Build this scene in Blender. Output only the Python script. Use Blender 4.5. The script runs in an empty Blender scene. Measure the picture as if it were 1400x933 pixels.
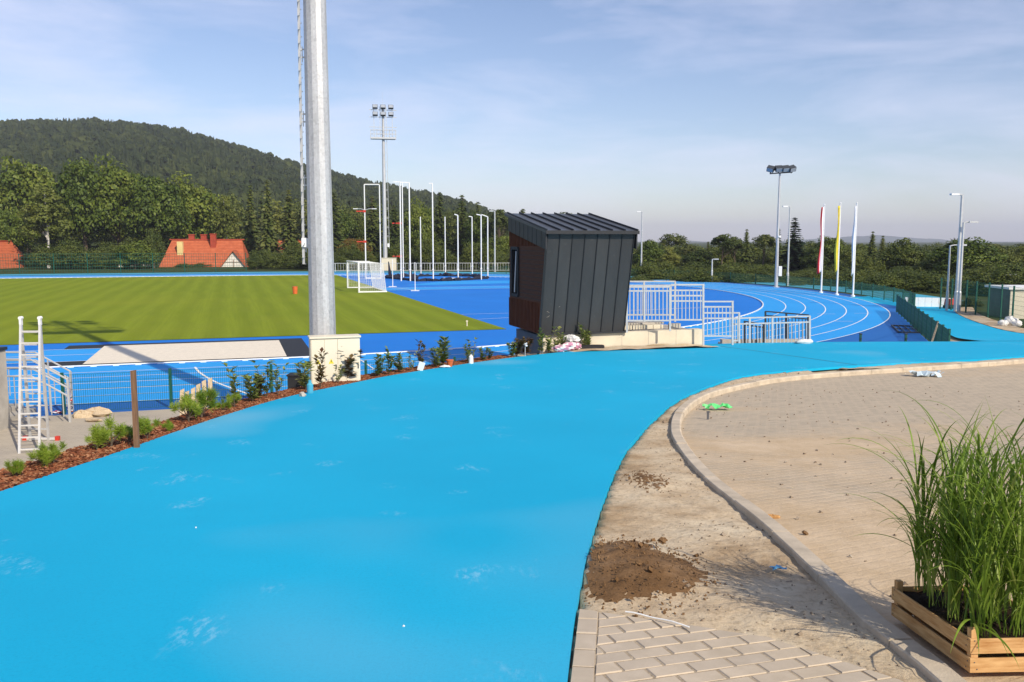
import bpy, math, random
import numpy as np
from mathutils import Vector, Matrix
R = math.radians
random.seed(11); rng = np.random.default_rng(11)
S = bpy.context.scene; COL = S.collection
# ------------------------------------------------------------------ camera model (photo pixels of a 1400x933 frame)
FPX = 1200.0; TH = math.atan(136.5/1200); CZ = 4.25
PHI = R(17.7); CU, SU = math.cos(PHI), math.sin(PHI)
def ray(px, py):
    a = (px-700)/FPX; b = -(py-466.5)/FPX
    return (a, math.cos(TH)+b*math.sin(TH), -math.sin(TH)+b*math.cos(TH))
def F(px, py, z=0.0):                     # point of a horizontal plane seen at a pixel
    d = ray(px, py); t = (z-CZ)/d[2]
    return Vector((d[0]*t, d[1]*t, z))
def W(px, py, y):                         # point at depth y seen at a pixel
    d = ray(px, py); t = y/d[1]
    return Vector((d[0]*t, y, CZ+d[2]*t))
_ZY = [-10, 0, 9, 18, 23, 26, 29.3, 32, 36, 42, 48, 200]
_ZZ = [3.39, 2.65, 1.985, 1.32, 1.17, 1.08, .92, .60, .28, .06, 0, 0]
_yy = np.linspace(-10, 60, 1401); _zz = np.interp(_yy, _ZY, _ZZ)
_k = np.hanning(61); _k /= _k.sum()
_zs = np.convolve(np.pad(_zz, 30, mode='edge'), _k, 'valid'); _zs[:40] = _zz[:40]
def Zp(y): return np.interp(y, _yy, _zs)
def G(px, py):                            # point of the upper ground seen at a pixel
    d = ray(px, py); s = d[2]/d[1]
    lo = 1.0
    for y in np.arange(1.0, 50, .05):
        if CZ+s*y < Zp(y): break
        lo = y
    a, b = lo, lo+.05
    for _ in range(20):
        m = (a+b)/2
        if CZ+s*m < Zp(m): b = m
        else: a = m
    return Vector((d[0]/d[1]*a, a, float(Zp(a))))
def uv(u, v, z=0.0): return Vector((u*CU-v*SU, u*SU+v*CU, z))
def inv(p): return (p[0]*CU+p[1]*SU, -p[0]*SU+p[1]*CU)
def smooth_curve(pts, n=8):               # Catmull-Rom through 2-D/3-D points
    P = [np.array(p[:2], float) for p in pts]; P = [2*P[0]-P[1]]+P+[2*P[-1]-P[-2]]
    out = []
    for i in range(1, len(P)-2):
        for k in range(n):
            t = k/n; a, b, c, d = P[i-1:i+3]
            out.append(.5*((2*b)+(-a+c)*t+(2*a-5*b+4*c-d)*t*t+(-a+3*b-3*c+d)*t**3))
    out.append(P[-2]); return np.array(out)
def resample(c, n):
    c = np.asarray(c); s = np.r_[0, np.cumsum(np.linalg.norm(np.diff(c, axis=0), axis=1))]
    t = np.linspace(0, s[-1], n)
    return np.stack([np.interp(t, s, c[:, i]) for i in range(c.shape[1])], 1)
def offset(c, d):
    c = np.asarray(c); t = np.gradient(c, axis=0); t /= np.linalg.norm(t, axis=1)[:, None]
    return c+d*np.stack([-t[:, 1], t[:, 0]], 1)
def pip(x, y, poly):
    ins = np.zeros(np.shape(x), bool); n = len(poly); j = n-1
    for i in range(n):
        xi, yi = poly[i][0], poly[i][1]; xj, yj = poly[j][0], poly[j][1]
        c = ((yi > y) != (yj > y)) & (x < (xj-xi)*(y-yi)/((yj-yi) if yj != yi else 1e-9)+xi)
        ins ^= c; j = i
    return ins
def dist_poly(x, y, poly):
    d = np.full(np.shape(x), 1e9); n = len(poly)
    for i in range(n):
        ax, ay = poly[i][:2]; bx, by = poly[(i+1) % n][:2]
        l2 = (bx-ax)**2+(by-ay)**2+1e-12
        t = np.clip(((x-ax)*(bx-ax)+(y-ay)*(by-ay))/l2, 0, 1)
        d = np.minimum(d, np.hypot(x-ax-t*(bx-ax), y-ay-t*(by-ay)))
    return d
# value noise for geometry
_tab = rng.random((64, 64))
def vnoise(x, y):
    xi = np.floor(x).astype(int); yi = np.floor(y).astype(int); fx = x-xi; fy = y-yi
    fx = fx*fx*(3-2*fx); fy = fy*fy*(3-2*fy); g = lambda a, b: _tab[a % 64, b % 64]
    return (g(xi, yi)*(1-fx)+g(xi+1, yi)*fx)*(1-fy)+(g(xi, yi+1)*(1-fx)+g(xi+1, yi+1)*fx)*fy
def fbm(x, y, o=4): return sum(vnoise(x*2**k+17*k, y*2**k+31*k)/2**(k+1) for k in range(o))
# ------------------------------------------------------------------ object helpers
def link(o, parent=None):
    COL.objects.link(o)
    if parent is not None: o.parent = parent
    return o
def tag(o, label=None, cat=None, group=None, kind=None):
    if label: o['label'] = label
    if cat: o['category'] = cat
    if group: o['group'] = group
    if kind: o['kind'] = kind
    return o
def thing(name, label, cat, loc=(0, 0, 0), rz=0.0, group=None, scale=1.0):
    o = bpy.data.objects.new(name, None); o.empty_display_size = .2; link(o)
    o.location = loc; o.rotation_euler = (0, 0, rz); o.scale = (scale,)*3
    return tag(o, label, cat, group)
def np_mesh(name, V, Q, mats, smooth=False, mi=None):
    V = np.asarray(V, np.float32); Q = np.asarray(Q, np.int32); k = Q.shape[1]
    me = bpy.data.meshes.new(name); me.vertices.add(len(V)); me.vertices.foreach_set('co', V.ravel())
    me.loops.add(Q.size); me.loops.foreach_set('vertex_index', Q.ravel())
    me.polygons.add(len(Q)); me.polygons.foreach_set('loop_start', np.arange(0, Q.size, k, dtype=np.int32))
    me.polygons.foreach_set('loop_total', np.full(len(Q), k, np.int32))
    me.polygons.foreach_set('use_smooth', np.full(len(Q), bool(smooth)))
    for m in (mats if isinstance(mats, (list, tuple)) else [mats]): me.materials.append(m)
    if mi is not None: me.polygons.foreach_set('material_index', np.asarray(mi, np.int32))
    me.update(calc_edges=True); return me
def np_obj(name, V, Q, mats, parent=None, smooth=False, mi=None):
    return link(bpy.data.objects.new(name, np_mesh(name, V, Q, mats, smooth, mi)), parent)
def rotz(a): return Matrix.Rotation(a, 4, 'Z')
class MB:
    def __init__(s): s.v = []; s.f = []; s.m = []; s.mi = 0
    def add(s, vs, fs):
        b = len(s.v); s.v += [tuple(p) for p in vs]
        for f in fs: s.f.append(tuple(b+i for i in f)); s.m.append(s.mi)
    def quad(s, *p): s.add(p, [tuple(range(len(p)))])
    def box(s, c, d, M=None):
        x, y, z = d[0]/2, d[1]/2, d[2]/2; c = Vector(c)
        P = [Vector((a*x, b*y, e*z)) for e in (-1, 1) for a, b in ((-1, -1), (1, -1), (1, 1), (-1, 1))]
        if M is not None: P = [M @ p for p in P]
        s.add([c+p for p in P], [(3, 2, 1, 0), (4, 5, 6, 7), (0, 1, 5, 4), (1, 2, 6, 5), (2, 3, 7, 6), (3, 0, 4, 7)])
    def bar(s, p, q, w, h=None, up=(0, 0, 1)):      # square bar from p to q
        p, q = Vector(p), Vector(q); h = h or w; d = q-p
        if d.length < 1e-6: return
        d.normalize(); a = d.cross(Vector(up))
        if a.length < 1e-3: a = d.cross(Vector((0, 1, 0)))
        a.normalize(); b = a.cross(d); a *= w/2; b *= h/2
        P = [e+i*a+j*b for e in (p, q) for i, j in ((-1, -1), (1, -1), (1, 1), (-1, 1))]
        s.add(P, [(0, 1, 2, 3), (7, 6, 5, 4), (1, 0, 4, 5), (2, 1, 5, 6), (3, 2, 6, 7), (0, 3, 7, 4)])
    def tube(s, pts, r, n=8, cap=True):
        pts = [Vector(p) for p in pts]; rs = r if isinstance(r, (list, tuple)) else [r]*len(pts)
        b = len(s.v); L = len(pts); u = None
        for i, p in enumerate(pts):
            d = (pts[min(i+1, L-1)]-pts[max(i-1, 0)]).normalized()
            if u is None:
                u = d.cross(Vector((0, 0, 1)))
                if u.length < .05: u = d.cross(Vector((0, 1, 0)))
            u = (u-d*u.dot(d)).normalized(); w = d.cross(u)
            for k in range(n):
                a = 2*math.pi*(k+.5)/n; s.v.append(tuple(p+rs[i]*(math.cos(a)*u+math.sin(a)*w)))
        for i in range(L-1):
            for k in range(n):
                k2 = (k+1) % n; s.f.append((b+i*n+k, b+i*n+k2, b+(i+1)*n+k2, b+(i+1)*n+k)); s.m.append(s.mi)
        if cap:
            s.f.append(tuple(b+k for k in range(n))[::-1]); s.f.append(tuple(b+(L-1)*n+k for k in range(n))); s.m += [s.mi]*2
    def prism(s, poly, z0, z1):
        n = len(poly); lo = [(p[0], p[1], z0) for p in poly]; hi = [(p[0], p[1], z1) for p in poly]
        s.add(lo+hi, [tuple(range(n))[::-1], tuple(range(n, 2*n))]+[(i, (i+1) % n, n+(i+1) % n, n+i) for i in range(n)])
    def hexa(s, lo, hi):                            # 4 bottom points, 4 top points
        s.add(list(lo)+list(hi), [(3, 2, 1, 0), (4, 5, 6, 7), (0, 1, 5, 4), (1, 2, 6, 5), (2, 3, 7, 6), (3, 0, 4, 7)])
    def lathe(s, prof, c=(0, 0, 0), n=12):
        b = len(s.v)
        for r, z in prof:
            for k in range(n): a = 2*math.pi*k/n; s.v.append((c[0]+r*math.cos(a), c[1]+r*math.sin(a), c[2]+z))
        for i in range(len(prof)-1):
            for k in range(n): k2 = (k+1) % n; s.f.append((b+i*n+k, b+i*n+k2, b+(i+1)*n+k2, b+(i+1)*n+k)); s.m.append(s.mi)
        s.f.append(tuple(b+k for k in range(n))[::-1]); s.f.append(tuple(b+(len(prof)-1)*n+k for k in range(n))); s.m += [s.mi]*2
    def blob(s, c, r, seed=0, n=8, rough=.25, sq=(1, 1, 1)):
        rr = random.Random(seed); b = len(s.v); rings = n//2+1
        for i in range(rings):
            a = math.pi*(i+.35)/(rings-1+.7)
            for k in range(n):
                q = 2*math.pi*k/n; e = r*(1+rough*(rr.random()-.5)*2)
                s.v.append((c[0]+e*sq[0]*math.sin(a)*math.cos(q), c[1]+e*sq[1]*math.sin(a)*math.sin(q), c[2]+e*sq[2]*math.cos(a)))
        for i in range(rings-1):
            for k in range(n): k2 = (k+1) % n; s.f.append((b+i*n+k, b+(i+1)*n+k, b+(i+1)*n+k2, b+i*n+k2)); s.m.append(s.mi)
        s.f.append(tuple(b+k for k in range(n))); s.f.append(tuple(b+(rings-1)*n+k for k in range(n))[::-1]); s.m += [s.mi]*2
    def build(s, name, mats, parent=None, smooth=False, bevel=0):
        me = bpy.data.meshes.new(name); me.from_pydata(s.v, [], s.f)
        for m in (mats if isinstance(mats, (list, tuple)) else [mats]): me.materials.append(m)
        me.polygons.foreach_set('material_index', s.m)
        me.polygons.foreach_set('use_smooth', [bool(smooth)]*len(s.f))
        me.update(); o = link(bpy.data.objects.new(name, me), parent)
        if bevel:
            md = o.modifiers.new('bevel', 'BEVEL'); md.width = bevel; md.segments = 2; md.limit_method = 'ANGLE'
        return o
def dup(root, loc=None, rz=None, label=None, scale=None):
    r = root.copy(); COL.objects.link(r)
    if loc is not None: r.location = loc
    if rz is not None: r.rotation_euler = (0, 0, rz)
    if scale is not None: r.scale = scale if isinstance(scale, (tuple, list)) else (scale,)*3
    if label: r['label'] = label
    for ch in list(root.children):
        c = ch.copy(); COL.objects.link(c); c.parent = r
        for g in list(ch.children): d = g.copy(); COL.objects.link(d); d.parent = c
    return r
def loft(name, A, B, n, zf, mats, dz=0.0, skirt=0.0):
    m = len(A); t = np.linspace(0, 1, n+1)
    P = A[:, None, :]*(1-t)[None, :, None]+B[:, None, :]*t[None, :, None]
    z = zf(P[..., 0], P[..., 1])+dz
    V = np.concatenate([P, z[..., None]], -1).reshape(-1, 3); I = np.arange(m*(n+1)).reshape(m, n+1)
    Q = np.stack([I[:-1, :-1], I[:-1, 1:], I[1:, 1:], I[1:, :-1]], -1).reshape(-1, 4)
    if skirt:
        for side in (0, n):
            e = I[:, side]; b = len(V); low = V[e].copy(); low[:, 2] -= skirt; V = np.r_[V, low]
            j = np.arange(m-1); Q = np.r_[Q, np.stack([e[:-1], e[1:], b+j+1, b+j], -1)]
    return np_obj(name, V, Q, mats, smooth=not skirt)
# ------------------------------------------------------------------ materials
class NT:
    def __init__(s, name):
        s.mat = bpy.data.materials.new(name); s.mat.use_nodes = True; s.t = s.mat.node_tree; s.t.nodes.clear()
        s.out = s.n('ShaderNodeOutputMaterial'); s.b = s.n('ShaderNodeBsdfPrincipled'); s.l(s.b.outputs[0], s.out.inputs[0])
        s.co = s.n('ShaderNodeTexCoord')
    def n(s, typ, **kw):
        o = s.t.nodes.new(typ)
        for k, v in kw.items(): setattr(o, k, v)
        return o
    def l(s, a, b): s.t.links.new(a, b)
    def noise(s, scale, detail=4, rough=.55, vec=None, stretch=None, rot=0):
        t = s.n('ShaderNodeTexNoise'); t.inputs['Scale'].default_value = scale
        t.inputs['Detail'].default_value = detail; t.inputs['Roughness'].default_value = rough
        v = vec or s.co.outputs['Object']
        if stretch or rot:
            mp = s.n('ShaderNodeMapping'); mp.inputs['Scale'].default_value = stretch or (1, 1, 1); mp.inputs['Rotation'].default_value = (0, 0, rot)
            s.l(v, mp.inputs[0]); v = mp.outputs[0]
        s.l(v, t.inputs['Vector']); return t.outputs['Fac']
    def ramp(s, fac, stops):
        r = s.n('ShaderNodeValToRGB'); s.l(fac, r.inputs[0]); e = r.color_ramp.elements
        while len(e) < len(stops): e.new(.5)
        for i, (p, c) in enumerate(stops):
            e[i].position = p; e[i].color = tuple(c)+(1,) if len(c) == 3 else c
        return r.outputs[0]
    def band(s, fac, a, b): return s.ramp(fac, [(a, (0, 0, 0)), (b, (1, 1, 1))])
    def mix(s, f, a, b, mode='MIX'):
        m = s.n('ShaderNodeMix', data_type='RGBA', blend_type=mode)
        for sock, v in ((m.inputs[0], f), (m.inputs[6], a), (m.inputs[7], b)):
            if hasattr(v, 'links'): s.l(v, sock)
            elif isinstance(v, (int, float)): sock.default_value = v
            else: sock.default_value = tuple(v)+(1,)
        return m.outputs[2]
    def math(s, op, a, b=None):
        m = s.n('ShaderNodeMath', operation=op)
        for i, v in enumerate((a, b)):
            if v is None: continue
            if hasattr(v, 'links'): s.l(v, m.inputs[i])
            else: m.inputs[i].default_value = v
        return m.outputs[0]
    def base(s, c):
        if hasattr(c, 'links'): s.l(c, s.b.inputs['Base Color'])
        else: s.b.inputs['Base Color'].default_value = tuple(c)+(1,)
        return s
    def rough(s, r, spec=None, metal=None):
        s.b.inputs['Roughness'].default_value = r
        if spec is not None: s.b.inputs['Specular IOR Level'].default_value = spec
        if metal is not None: s.b.inputs['Metallic'].default_value = metal
        return s
    def bump(s, h, strength, dist):
        b = s.n('ShaderNodeBump'); b.inputs['Strength'].default_value = strength; b.inputs['Distance'].default_value = dist
        s.l(h, b.inputs['Height']); s.l(b.outputs[0], s.b.inputs['Normal']); return s
def plain(name, c, r=.6, var=.15, scale=6, metal=0, spec=.4, bump=0, bscale=40):
    t = NT(name); f = t.noise(scale, 5, .6)
    d = tuple(x*(1-var) for x in c); e = tuple(min(1, x*(1+var)) for x in c)
    t.base(t.ramp(f, [(.3, d), (.7, e)])).rough(r, spec, metal)
    if bump: t.bump(t.noise(bscale, 3), bump, .01)
    return t.mat
M = {}
# cyan rubber path with pale scuffs
t = NT('path_rubber'); f1 = t.noise(.35, 3); f2 = t.noise(900, 2, .7)
c = t.mix(t.band(f1, .35, .7), (.004, .385, .625), (.006, .425, .680))
c = t.mix(t.math('MULTIPLY', t.band(f2, .42, .75), .22), c, (.004, .19, .38)); f3 = t.noise(55, 5, .8); c = t.mix(t.math('MULTIPLY', t.band(f3, .48, .66), .34), c, (.004, .25, .46)); f4 = t.noise(.9, 5, .7); c = t.mix(t.math('MULTIPLY', t.band(f4, .45, .7), .22), c, (.006, .34, .58))
sc = t.noise(1.7, 3, .5, stretch=(1, .75, 1)); fine = t.noise(26, 4, .7, stretch=(1, .35, 1), rot=.5)
msk = t.math('MULTIPLY', t.band(sc, .615, .70), t.band(fine, .48, .64))
c = t.mix(t.math('MULTIPLY', msk, .36), c, (.36, .64, .80))
du = t.noise(.22, 2, .5); c = t.mix(t.math('MULTIPLY', t.band(du, .62, .8), .35), c, (.28, .52, .66))
t.base(c).rough(.8, .2).bump(f3, .5, .004); M['path'] = t.mat
def rubber(name, c0, c1, rgh=.7):
    t = NT(name); a = t.noise(.25, 4); b = t.noise(30, 3, .7)
    c = t.mix(t.band(a, .3, .75), c0, c1); c = t.mix(t.math('MULTIPLY', t.band(b, .4, .7), .15), c, tuple(x*.6 for x in c0))
    t.base(c).rough(rgh, .25); return t.mat
M['track'] = rubber('track_rubber', (.016, .30, .74), (.024, .34, .79))
M['track_light'] = rubber('runway_rubber', (.02, .30, .76), (.03, .34, .8))
M['apron'] = rubber('apron_rubber', (.010, .115, .40), (.014, .140, .45))
M['dzone'] = rubber('infield_rubber', (.004, .165, .60), (.007, .195, .66))
M['teal'] = rubber('strip_rubber', (.06, .34, .47), (.08, .38, .52))
M['line'] = plain('line_paint', (.82, .82, .80), .6, .06)
M['kerbwhite'] = plain('white_plastic', (.82, .82, .80), .45, .05)
# mown grass field with stripes
t = NT('field_grass'); mp = t.n('ShaderNodeMapping'); mp.inputs['Rotation'].default_value = (0, 0, -PHI); t.l(t.co.outputs['Object'], mp.inputs[0])
sx = t.n('ShaderNodeSeparateXYZ'); wob = t.noise(.12, 2, vec=mp.outputs[0]); t.l(mp.outputs[0], sx.inputs[0])
u_ = t.math('ADD', sx.outputs[0], t.math('MULTIPLY', wob, 1.1))
st = t.math('MULTIPLY', t.math('ADD', t.math('SINE', t.math('MULTIPLY', u_, 3.9)), 1.0), .5)
fs = t.noise(2.2, 3, .6, vec=mp.outputs[0], stretch=(3.2, .05, 1)); blade = t.noise(14, 4, .75)
c = t.mix(t.math('MULTIPLY', st, .8), (.185, .235, .010), (.245, .305, .017))
c = t.mix(t.math('MULTIPLY', t.band(fs, .42, .68), .55), c, (.155, .205, .009))
c = t.mix(t.math('MULTIPLY', t.band(blade, .35, .75), .45), c, (.10, .14, .006)); pat = t.noise(.55, 6, .7); c = t.mix(t.math('MULTIPLY', t.band(pat, .52, .72), .35), c, (.21, .22, .03))
big = t.noise(.06, 3); c = t.mix(t.math('MULTIPLY', t.band(big, .45, .7), .35), c, (.27, .29, .02))
t.base(c).rough(.85, .1).bump(blade, .6, .05); M['field'] = t.mat
t = NT('rough_ground'); c = t.ramp(t.noise(.15, 6, .65), [(.3, (.03, .042, .010)), (.55, (.05, .065, .018)), (.75, (.09, .075, .04))]); t.base(c).rough(.95, .1); M['ground'] = t.mat
def soil(name, dark, mid, light, s=1.0):
    t = NT(name); a = t.noise(1.1*s, 6, .62); b = t.noise(22*s, 5, .7); g = t.noise(120, 3, .7)
    c = t.ramp(a, [(.36, dark), (.5, mid), (.64, light)]); c = t.mix(t.math('MULTIPLY', t.band(b, .5, .68), .55), c, tuple(x*.55 for x in dark))
    c = t.mix(t.math('MULTIPLY', t.band(g, .58, .72), .5), c, tuple(min(.7, x*1.35) for x in light))
    t.base(c).rough(.95, .1).bump(b, .5, .03); return t.mat
M['soil'] = soil('sandy_soil', (.38, .265, .155), (.54, .42, .28), (.64, .53, .375))
M['dark_soil'] = soil('brown_soil', (.15, .082, .036), (.20, .115, .055), (.26, .16, .085), 2)
M['pot_soil'] = soil('potting_soil', (.018, .012, .008), (.03, .02, .012), (.05, .035, .02), 4)
M['concrete'] = plain('concrete', (.42, .385, .33), .85, .16, 3, bump=.3)
M['kerb'] = plain('kerb_concrete', (.52, .435, .325), .88, .22, 4, bump=.3, bscale=90)
M['pale_concrete'] = plain('pale_concrete', (.62, .55, .42), .85, .10, 1.5, bump=.15)
M['plinth_dark'] = plain('dark_grey', (.10, .10, .11), .8, .2, 2)  # dark grey; on the booth base it carries the shade
t = NT('pavement_slabs'); br = t.n('ShaderNodeTexBrick'); br.inputs['Scale'].default_value = 1.0
br.inputs['Brick Width'].default_value = .2; br.inputs['Row Height'].default_value = .1; br.inputs['Mortar Size'].default_value = .006
br.inputs['Color1'].default_value = (.42, .37, .30, 1); br.inputs['Color2'].default_value = (.37, .325, .27, 1); br.inputs['Mortar'].default_value = (.30, .25, .19, 1)
t.l(t.co.outputs['Object'], br.inputs['Vector']); dd = t.noise(.8, 5, .6)
t.base(t.mix(t.math('MULTIPLY', t.band(dd, .35, .65), .8), br.outputs[0], (.46, .40, .31))).rough(.9, .15); M['pavement'] = t.mat
# paved yard, herringbone-like, drifted with sand
t = NT('yard_paving'); mp = t.n('ShaderNodeMapping'); mp.inputs['Rotation'].default_value = (0, 0, R(-28)); t.l(t.co.outputs['Object'], mp.inputs[0])
br = t.n('ShaderNodeTexBrick'); br.inputs['Scale'].default_value = 1; br.inputs['Brick Width'].default_value = .2; br.inputs['Row Height'].default_value = .1
br.inputs['Mortar Size'].default_value = .013; br.inputs['Mortar Smooth'].default_value = .3
br.inputs['Color1'].default_value = (.48, .40, .295, 1); br.inputs['Color2'].default_value = (.39, .33, .25, 1); br.inputs['Mortar'].default_value = (.56, .455, .33, 1)
t.l(mp.outputs[0], br.inputs['Vector'])
sn = t.noise(.28, 6, .6, stretch=(.55, 1, 1), rot=.5); sf = t.noise(9, 5, .7)
sep = t.n('ShaderNodeSeparateXYZ'); t.l(t.co.outputs['Object'], sep.inputs[0])
near = t.n('ShaderNodeMapRange'); near.inputs[1].default_value = 5.0; near.inputs[2].default_value = 8.8; near.inputs[3].default_value = .26; near.inputs[4].default_value = -.05
t.l(sep.outputs[1], near.inputs[0])
sm = t.band(t.math('ADD', t.math('ADD', sn, near.outputs[0]), t.math('MULTIPLY', t.math('SUBTRACT', sf, .5), .25)), .47, .66)
sm = t.math('MULTIPLY', sm, .86); c = t.mix(sm, br.outputs[0], t.mix(t.band(t.noise(1.6, 7, .7), .32, .68), (.48, .345, .20), (.65, .50, .335)))
c = t.mix(t.math('MULTIPLY', t.band(t.noise(60, 3, .8), .60, .72), .35), c, (.22, .17, .12))
t.base(c).rough(.92, .15)
hh = t.mix(sm, t.math('SUBTRACT', 1.0, br.outputs['Fac']), t.math('MULTIPLY', sf, .8)); t.bump(t.mix(.5, hh, t.noise(16, 6, .75)), .8, .02); M['yard'] = t.mat
t = NT('paver_block'); a = t.noise(7, 5, .6); g = t.noise(300, 3, .8); ri = t.n('ShaderNodeNewGeometry')
c = t.ramp(a, [(.3, (.48, .395, .29)), (.7, (.60, .50, .38))]); c = t.mix(t.math('MULTIPLY', ri.outputs['Random Per Island'], .35), c, (.36, .315, .265))
c = t.mix(t.math('MULTIPLY', t.band(g, .55, .7), .35), c, (.28, .235, .18)); t.base(c).rough(.9, .15).bump(g, .3, .002); M['paver'] = t.mat
M['joint_sand'] = soil('joint_sand', (.36, .28, .19), (.45, .36, .255), (.52, .43, .31), 4)
M['sand'] = plain('pit_sand', (.74, .66, .53), .95, .07, 5, bump=.4, bscale=12)
M['black'] = plain('black_rubber', (.018, .018, .02), .7, .2)
t = NT('bark_chips'); ri = t.n('ShaderNodeNewGeometry')
t.base(t.ramp(ri.outputs['Random Per Island'], [(0, (.07, .022, .010)), (.35, (.19, .058, .024)), (.7, (.27, .098, .042)), (1, (.40, .21, .11))])).rough(.85, .2); M['bark'] = t.mat
M['bark_base'] = plain('bark_bed', (.10, .040, .02), .95, .4, 20)
t = NT('galvanised_steel'); vo = t.n('ShaderNodeTexVoronoi'); vo.inputs['Scale'].default_value = 26; t.l(t.co.outputs['Object'], vo.inputs['Vector'])
c = t.mix(.3, t.ramp(t.noise(3, 6, .7, stretch=(1, 1, .15)), [(.3, (.36, .38, .40)), (.7, (.56, .58, .59))]), vo.outputs['Color'], 'SOFT_LIGHT')
hs = t.n('ShaderNodeHueSaturation'); hs.inputs['Saturation'].default_value = .05; t.l(c, hs.inputs['Color']); t.base(hs.outputs[0]).rough(.5, .5, .35); M['galv'] = t.mat
M['steel'] = plain('rail_steel', (.55, .55, .54), .45, .1, 8, metal=.3)
M['pole_grey'] = plain('pole_grey', (.52, .53, .53), .45, .08, 4, metal=.2)
M['alu'] = plain('aluminium', (.74, .72, .68), .4, .08, 9, metal=.35)
M['white'] = plain('white_paint', (.80, .80, .78), .45, .05)
M['cream'] = plain('cream_cabinet', (.72, .65, .50), .5, .05, 2)
M['greenwire'] = plain('green_wire', (.008, .085, .055), .5, .1)
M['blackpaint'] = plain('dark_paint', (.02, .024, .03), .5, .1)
M['lamp'] = plain('lamp_housing', (.05, .055, .06), .4, .1)
M['lens'] = plain('lamp_glass', (.35, .38, .42), .15, .1, spec=.6)
M['red'] = plain('red_paint', (.55, .045, .025), .5, .1)
M['orange'] = plain('orange_plastic', (.62, .13, .03), .5, .08)
# anthracite zinc sheet
t = NT('zinc_sheet'); c = t.ramp(t.noise(1.2, 5, .6, stretch=(1, 1, .4)), [(.3, (.046, .046, .047)), (.7, (.068, .068, .068))]); sx = t.n('ShaderNodeSeparateXYZ'); t.l(t.co.outputs['Object'], sx.inputs[0]); wn_ = t.n('ShaderNodeTexWhiteNoise', noise_dimensions='1D'); t.l(t.math('FLOOR', t.math('MULTIPLY', sx.outputs[0], 2.5735)), wn_.inputs['W']); c = t.mix(t.math('MULTIPLY', wn_.outputs['Value'], .45), c, (.034, .034, .036)); c = t.mix(t.math('MULTIPLY', t.band(t.noise(7, 5, .75), .6, .75), .35), c, (.15, .145, .135))
t.base(c).rough(.45, .4, .2).bump(t.noise(2.2, 2, stretch=(1.6, 1, .8)), .22, .06); M['zinc'] = t.mat
M['zinc_seam'] = plain('zinc_seam', (.028, .029, .032), .5, .1, metal=.2)
M['zinc_roof'] = plain('zinc_roof', (.075, .079, .085), .38, .12, 1.5, metal=.3)
def wood(name, c0, c1, stretch, r=.6):
    t = NT(name); f = t.noise(6, 6, .65, stretch=stretch); t.base(t.ramp(f, [(.3, c0), (.7, c1)])).rough(max(r, .75), .12).bump(f, .35, .004); return t.mat
M['larch'] = wood('stained_larch', (.095, .028, .012), (.165, .054, .024), (4, 4, .3))
M['larch_h'] = wood('stained_boards', (.080, .030, .016), (.130, .055, .030), (.4, .4, 5))
M['crate'] = wood('crate_wood', (.36, .17, .055), (.66, .42, .19), (.9, .9, 9))
M['crate_post'] = wood('crate_post_wood', (.46, .25, .10), (.62, .38, .17), (9, 9, .8))
M['stake'] = wood('stake_wood', (.13, .065, .035), (.27, .15, .085), (12, 12, .8), .8)
M['board'] = wood('weathered_board', (.42, .32, .20), (.60, .48, .33), (9, 9, .6), .8)
t = NT('window_glass'); t.base((.02, .023, .027)).rough(.08, .6); M['glass'] = t.mat
def leaf(name, cols, trans=.3, rough=.55, nscale=.35, tip=None, hue=.0):
    t = NT(name); ge = t.n('ShaderNodeNewGeometry'); oi = t.n('ShaderNodeObjectInfo')
    a = t.noise(nscale, 3, .6); f = t.math('ADD', t.math('MULTIPLY', a, .9), t.math('MULTIPLY', ge.outputs['Random Per Island'], .42))
    f = t.math('ADD', f, t.math('MULTIPLY', t.math('SUBTRACT', oi.outputs['Random'], .5), .34))
    c = t.ramp(f, [(.32, cols[0]), (.62, cols[1]), (.95, cols[2])])
    t.base(c).rough(rough, .25)
    tr = t.n('ShaderNodeBsdfTranslucent'); t.l(c, tr.inputs[0]); mx = t.n('ShaderNodeMixShader'); mx.inputs[0].default_value = trans
    t.l(t.b.outputs[0], mx.inputs[1]); t.l(tr.outputs[0], mx.inputs[2]); t.l(mx.outputs[0], t.out.inputs[0]); return t.mat
M['leaf'] = leaf('broadleaf', [(.028, .052, .007), (.084, .122, .014), (.175, .204, .028)], .16)
M['leaf_dark'] = leaf('dark_broadleaf', [(.024, .042, .008), (.062, .088, .014), (.135, .152, .026)], .16)
M['leaf_birch'] = leaf('birch_leaf', [(.09, .115, .02), (.17, .19, .035), (.26, .26, .06)])
M['leaf_gold'] = leaf('autumn_leaf', [(.10, .065, .012), (.17, .105, .02), (.24, .15, .03)])
M['needle'] = leaf('spruce_needle', [(.032, .052, .012), (.068, .092, .02), (.13, .14, .035)], .12)
M['needle_dark'] = leaf('dark_fir_needle', [(.012, .024, .013), (.022, .038, .018), (.042, .06, .025)], .08)
M['needle_pine'] = leaf('pine_sapling_needle', [(.13, .20, .018), (.23, .33, .03), (.38, .46, .06)], .35, nscale=4)
M['shrub_leaf'] = leaf('laurel_leaf', [(.09, .14, .03), (.18, .235, .055), (.35, .36, .11)], .25, .4, 5)
M['shrub_red'] = leaf('reddish_leaf', [(.10, .045, .022), (.13, .085, .03), (.18, .16, .05)], .25, .4, 5)
M['reed'] = leaf('reed_blade', [(.10, .165, .018), (.21, .32, .04), (.50, .49, .16)], .35, .4, 3)
M['forest'] = leaf('hill_forest', [(.012, .022, .006), (.026, .039, .010), (.058, .071, .016)], .1, .8, .02)
M['bark_trunk'] = plain('tree_bark', (.11, .08, .055), .9, .35, 3)
M['birch_bark'] = plain('birch_bark', (.55, .52, .47), .8, .25, 4)
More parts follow.
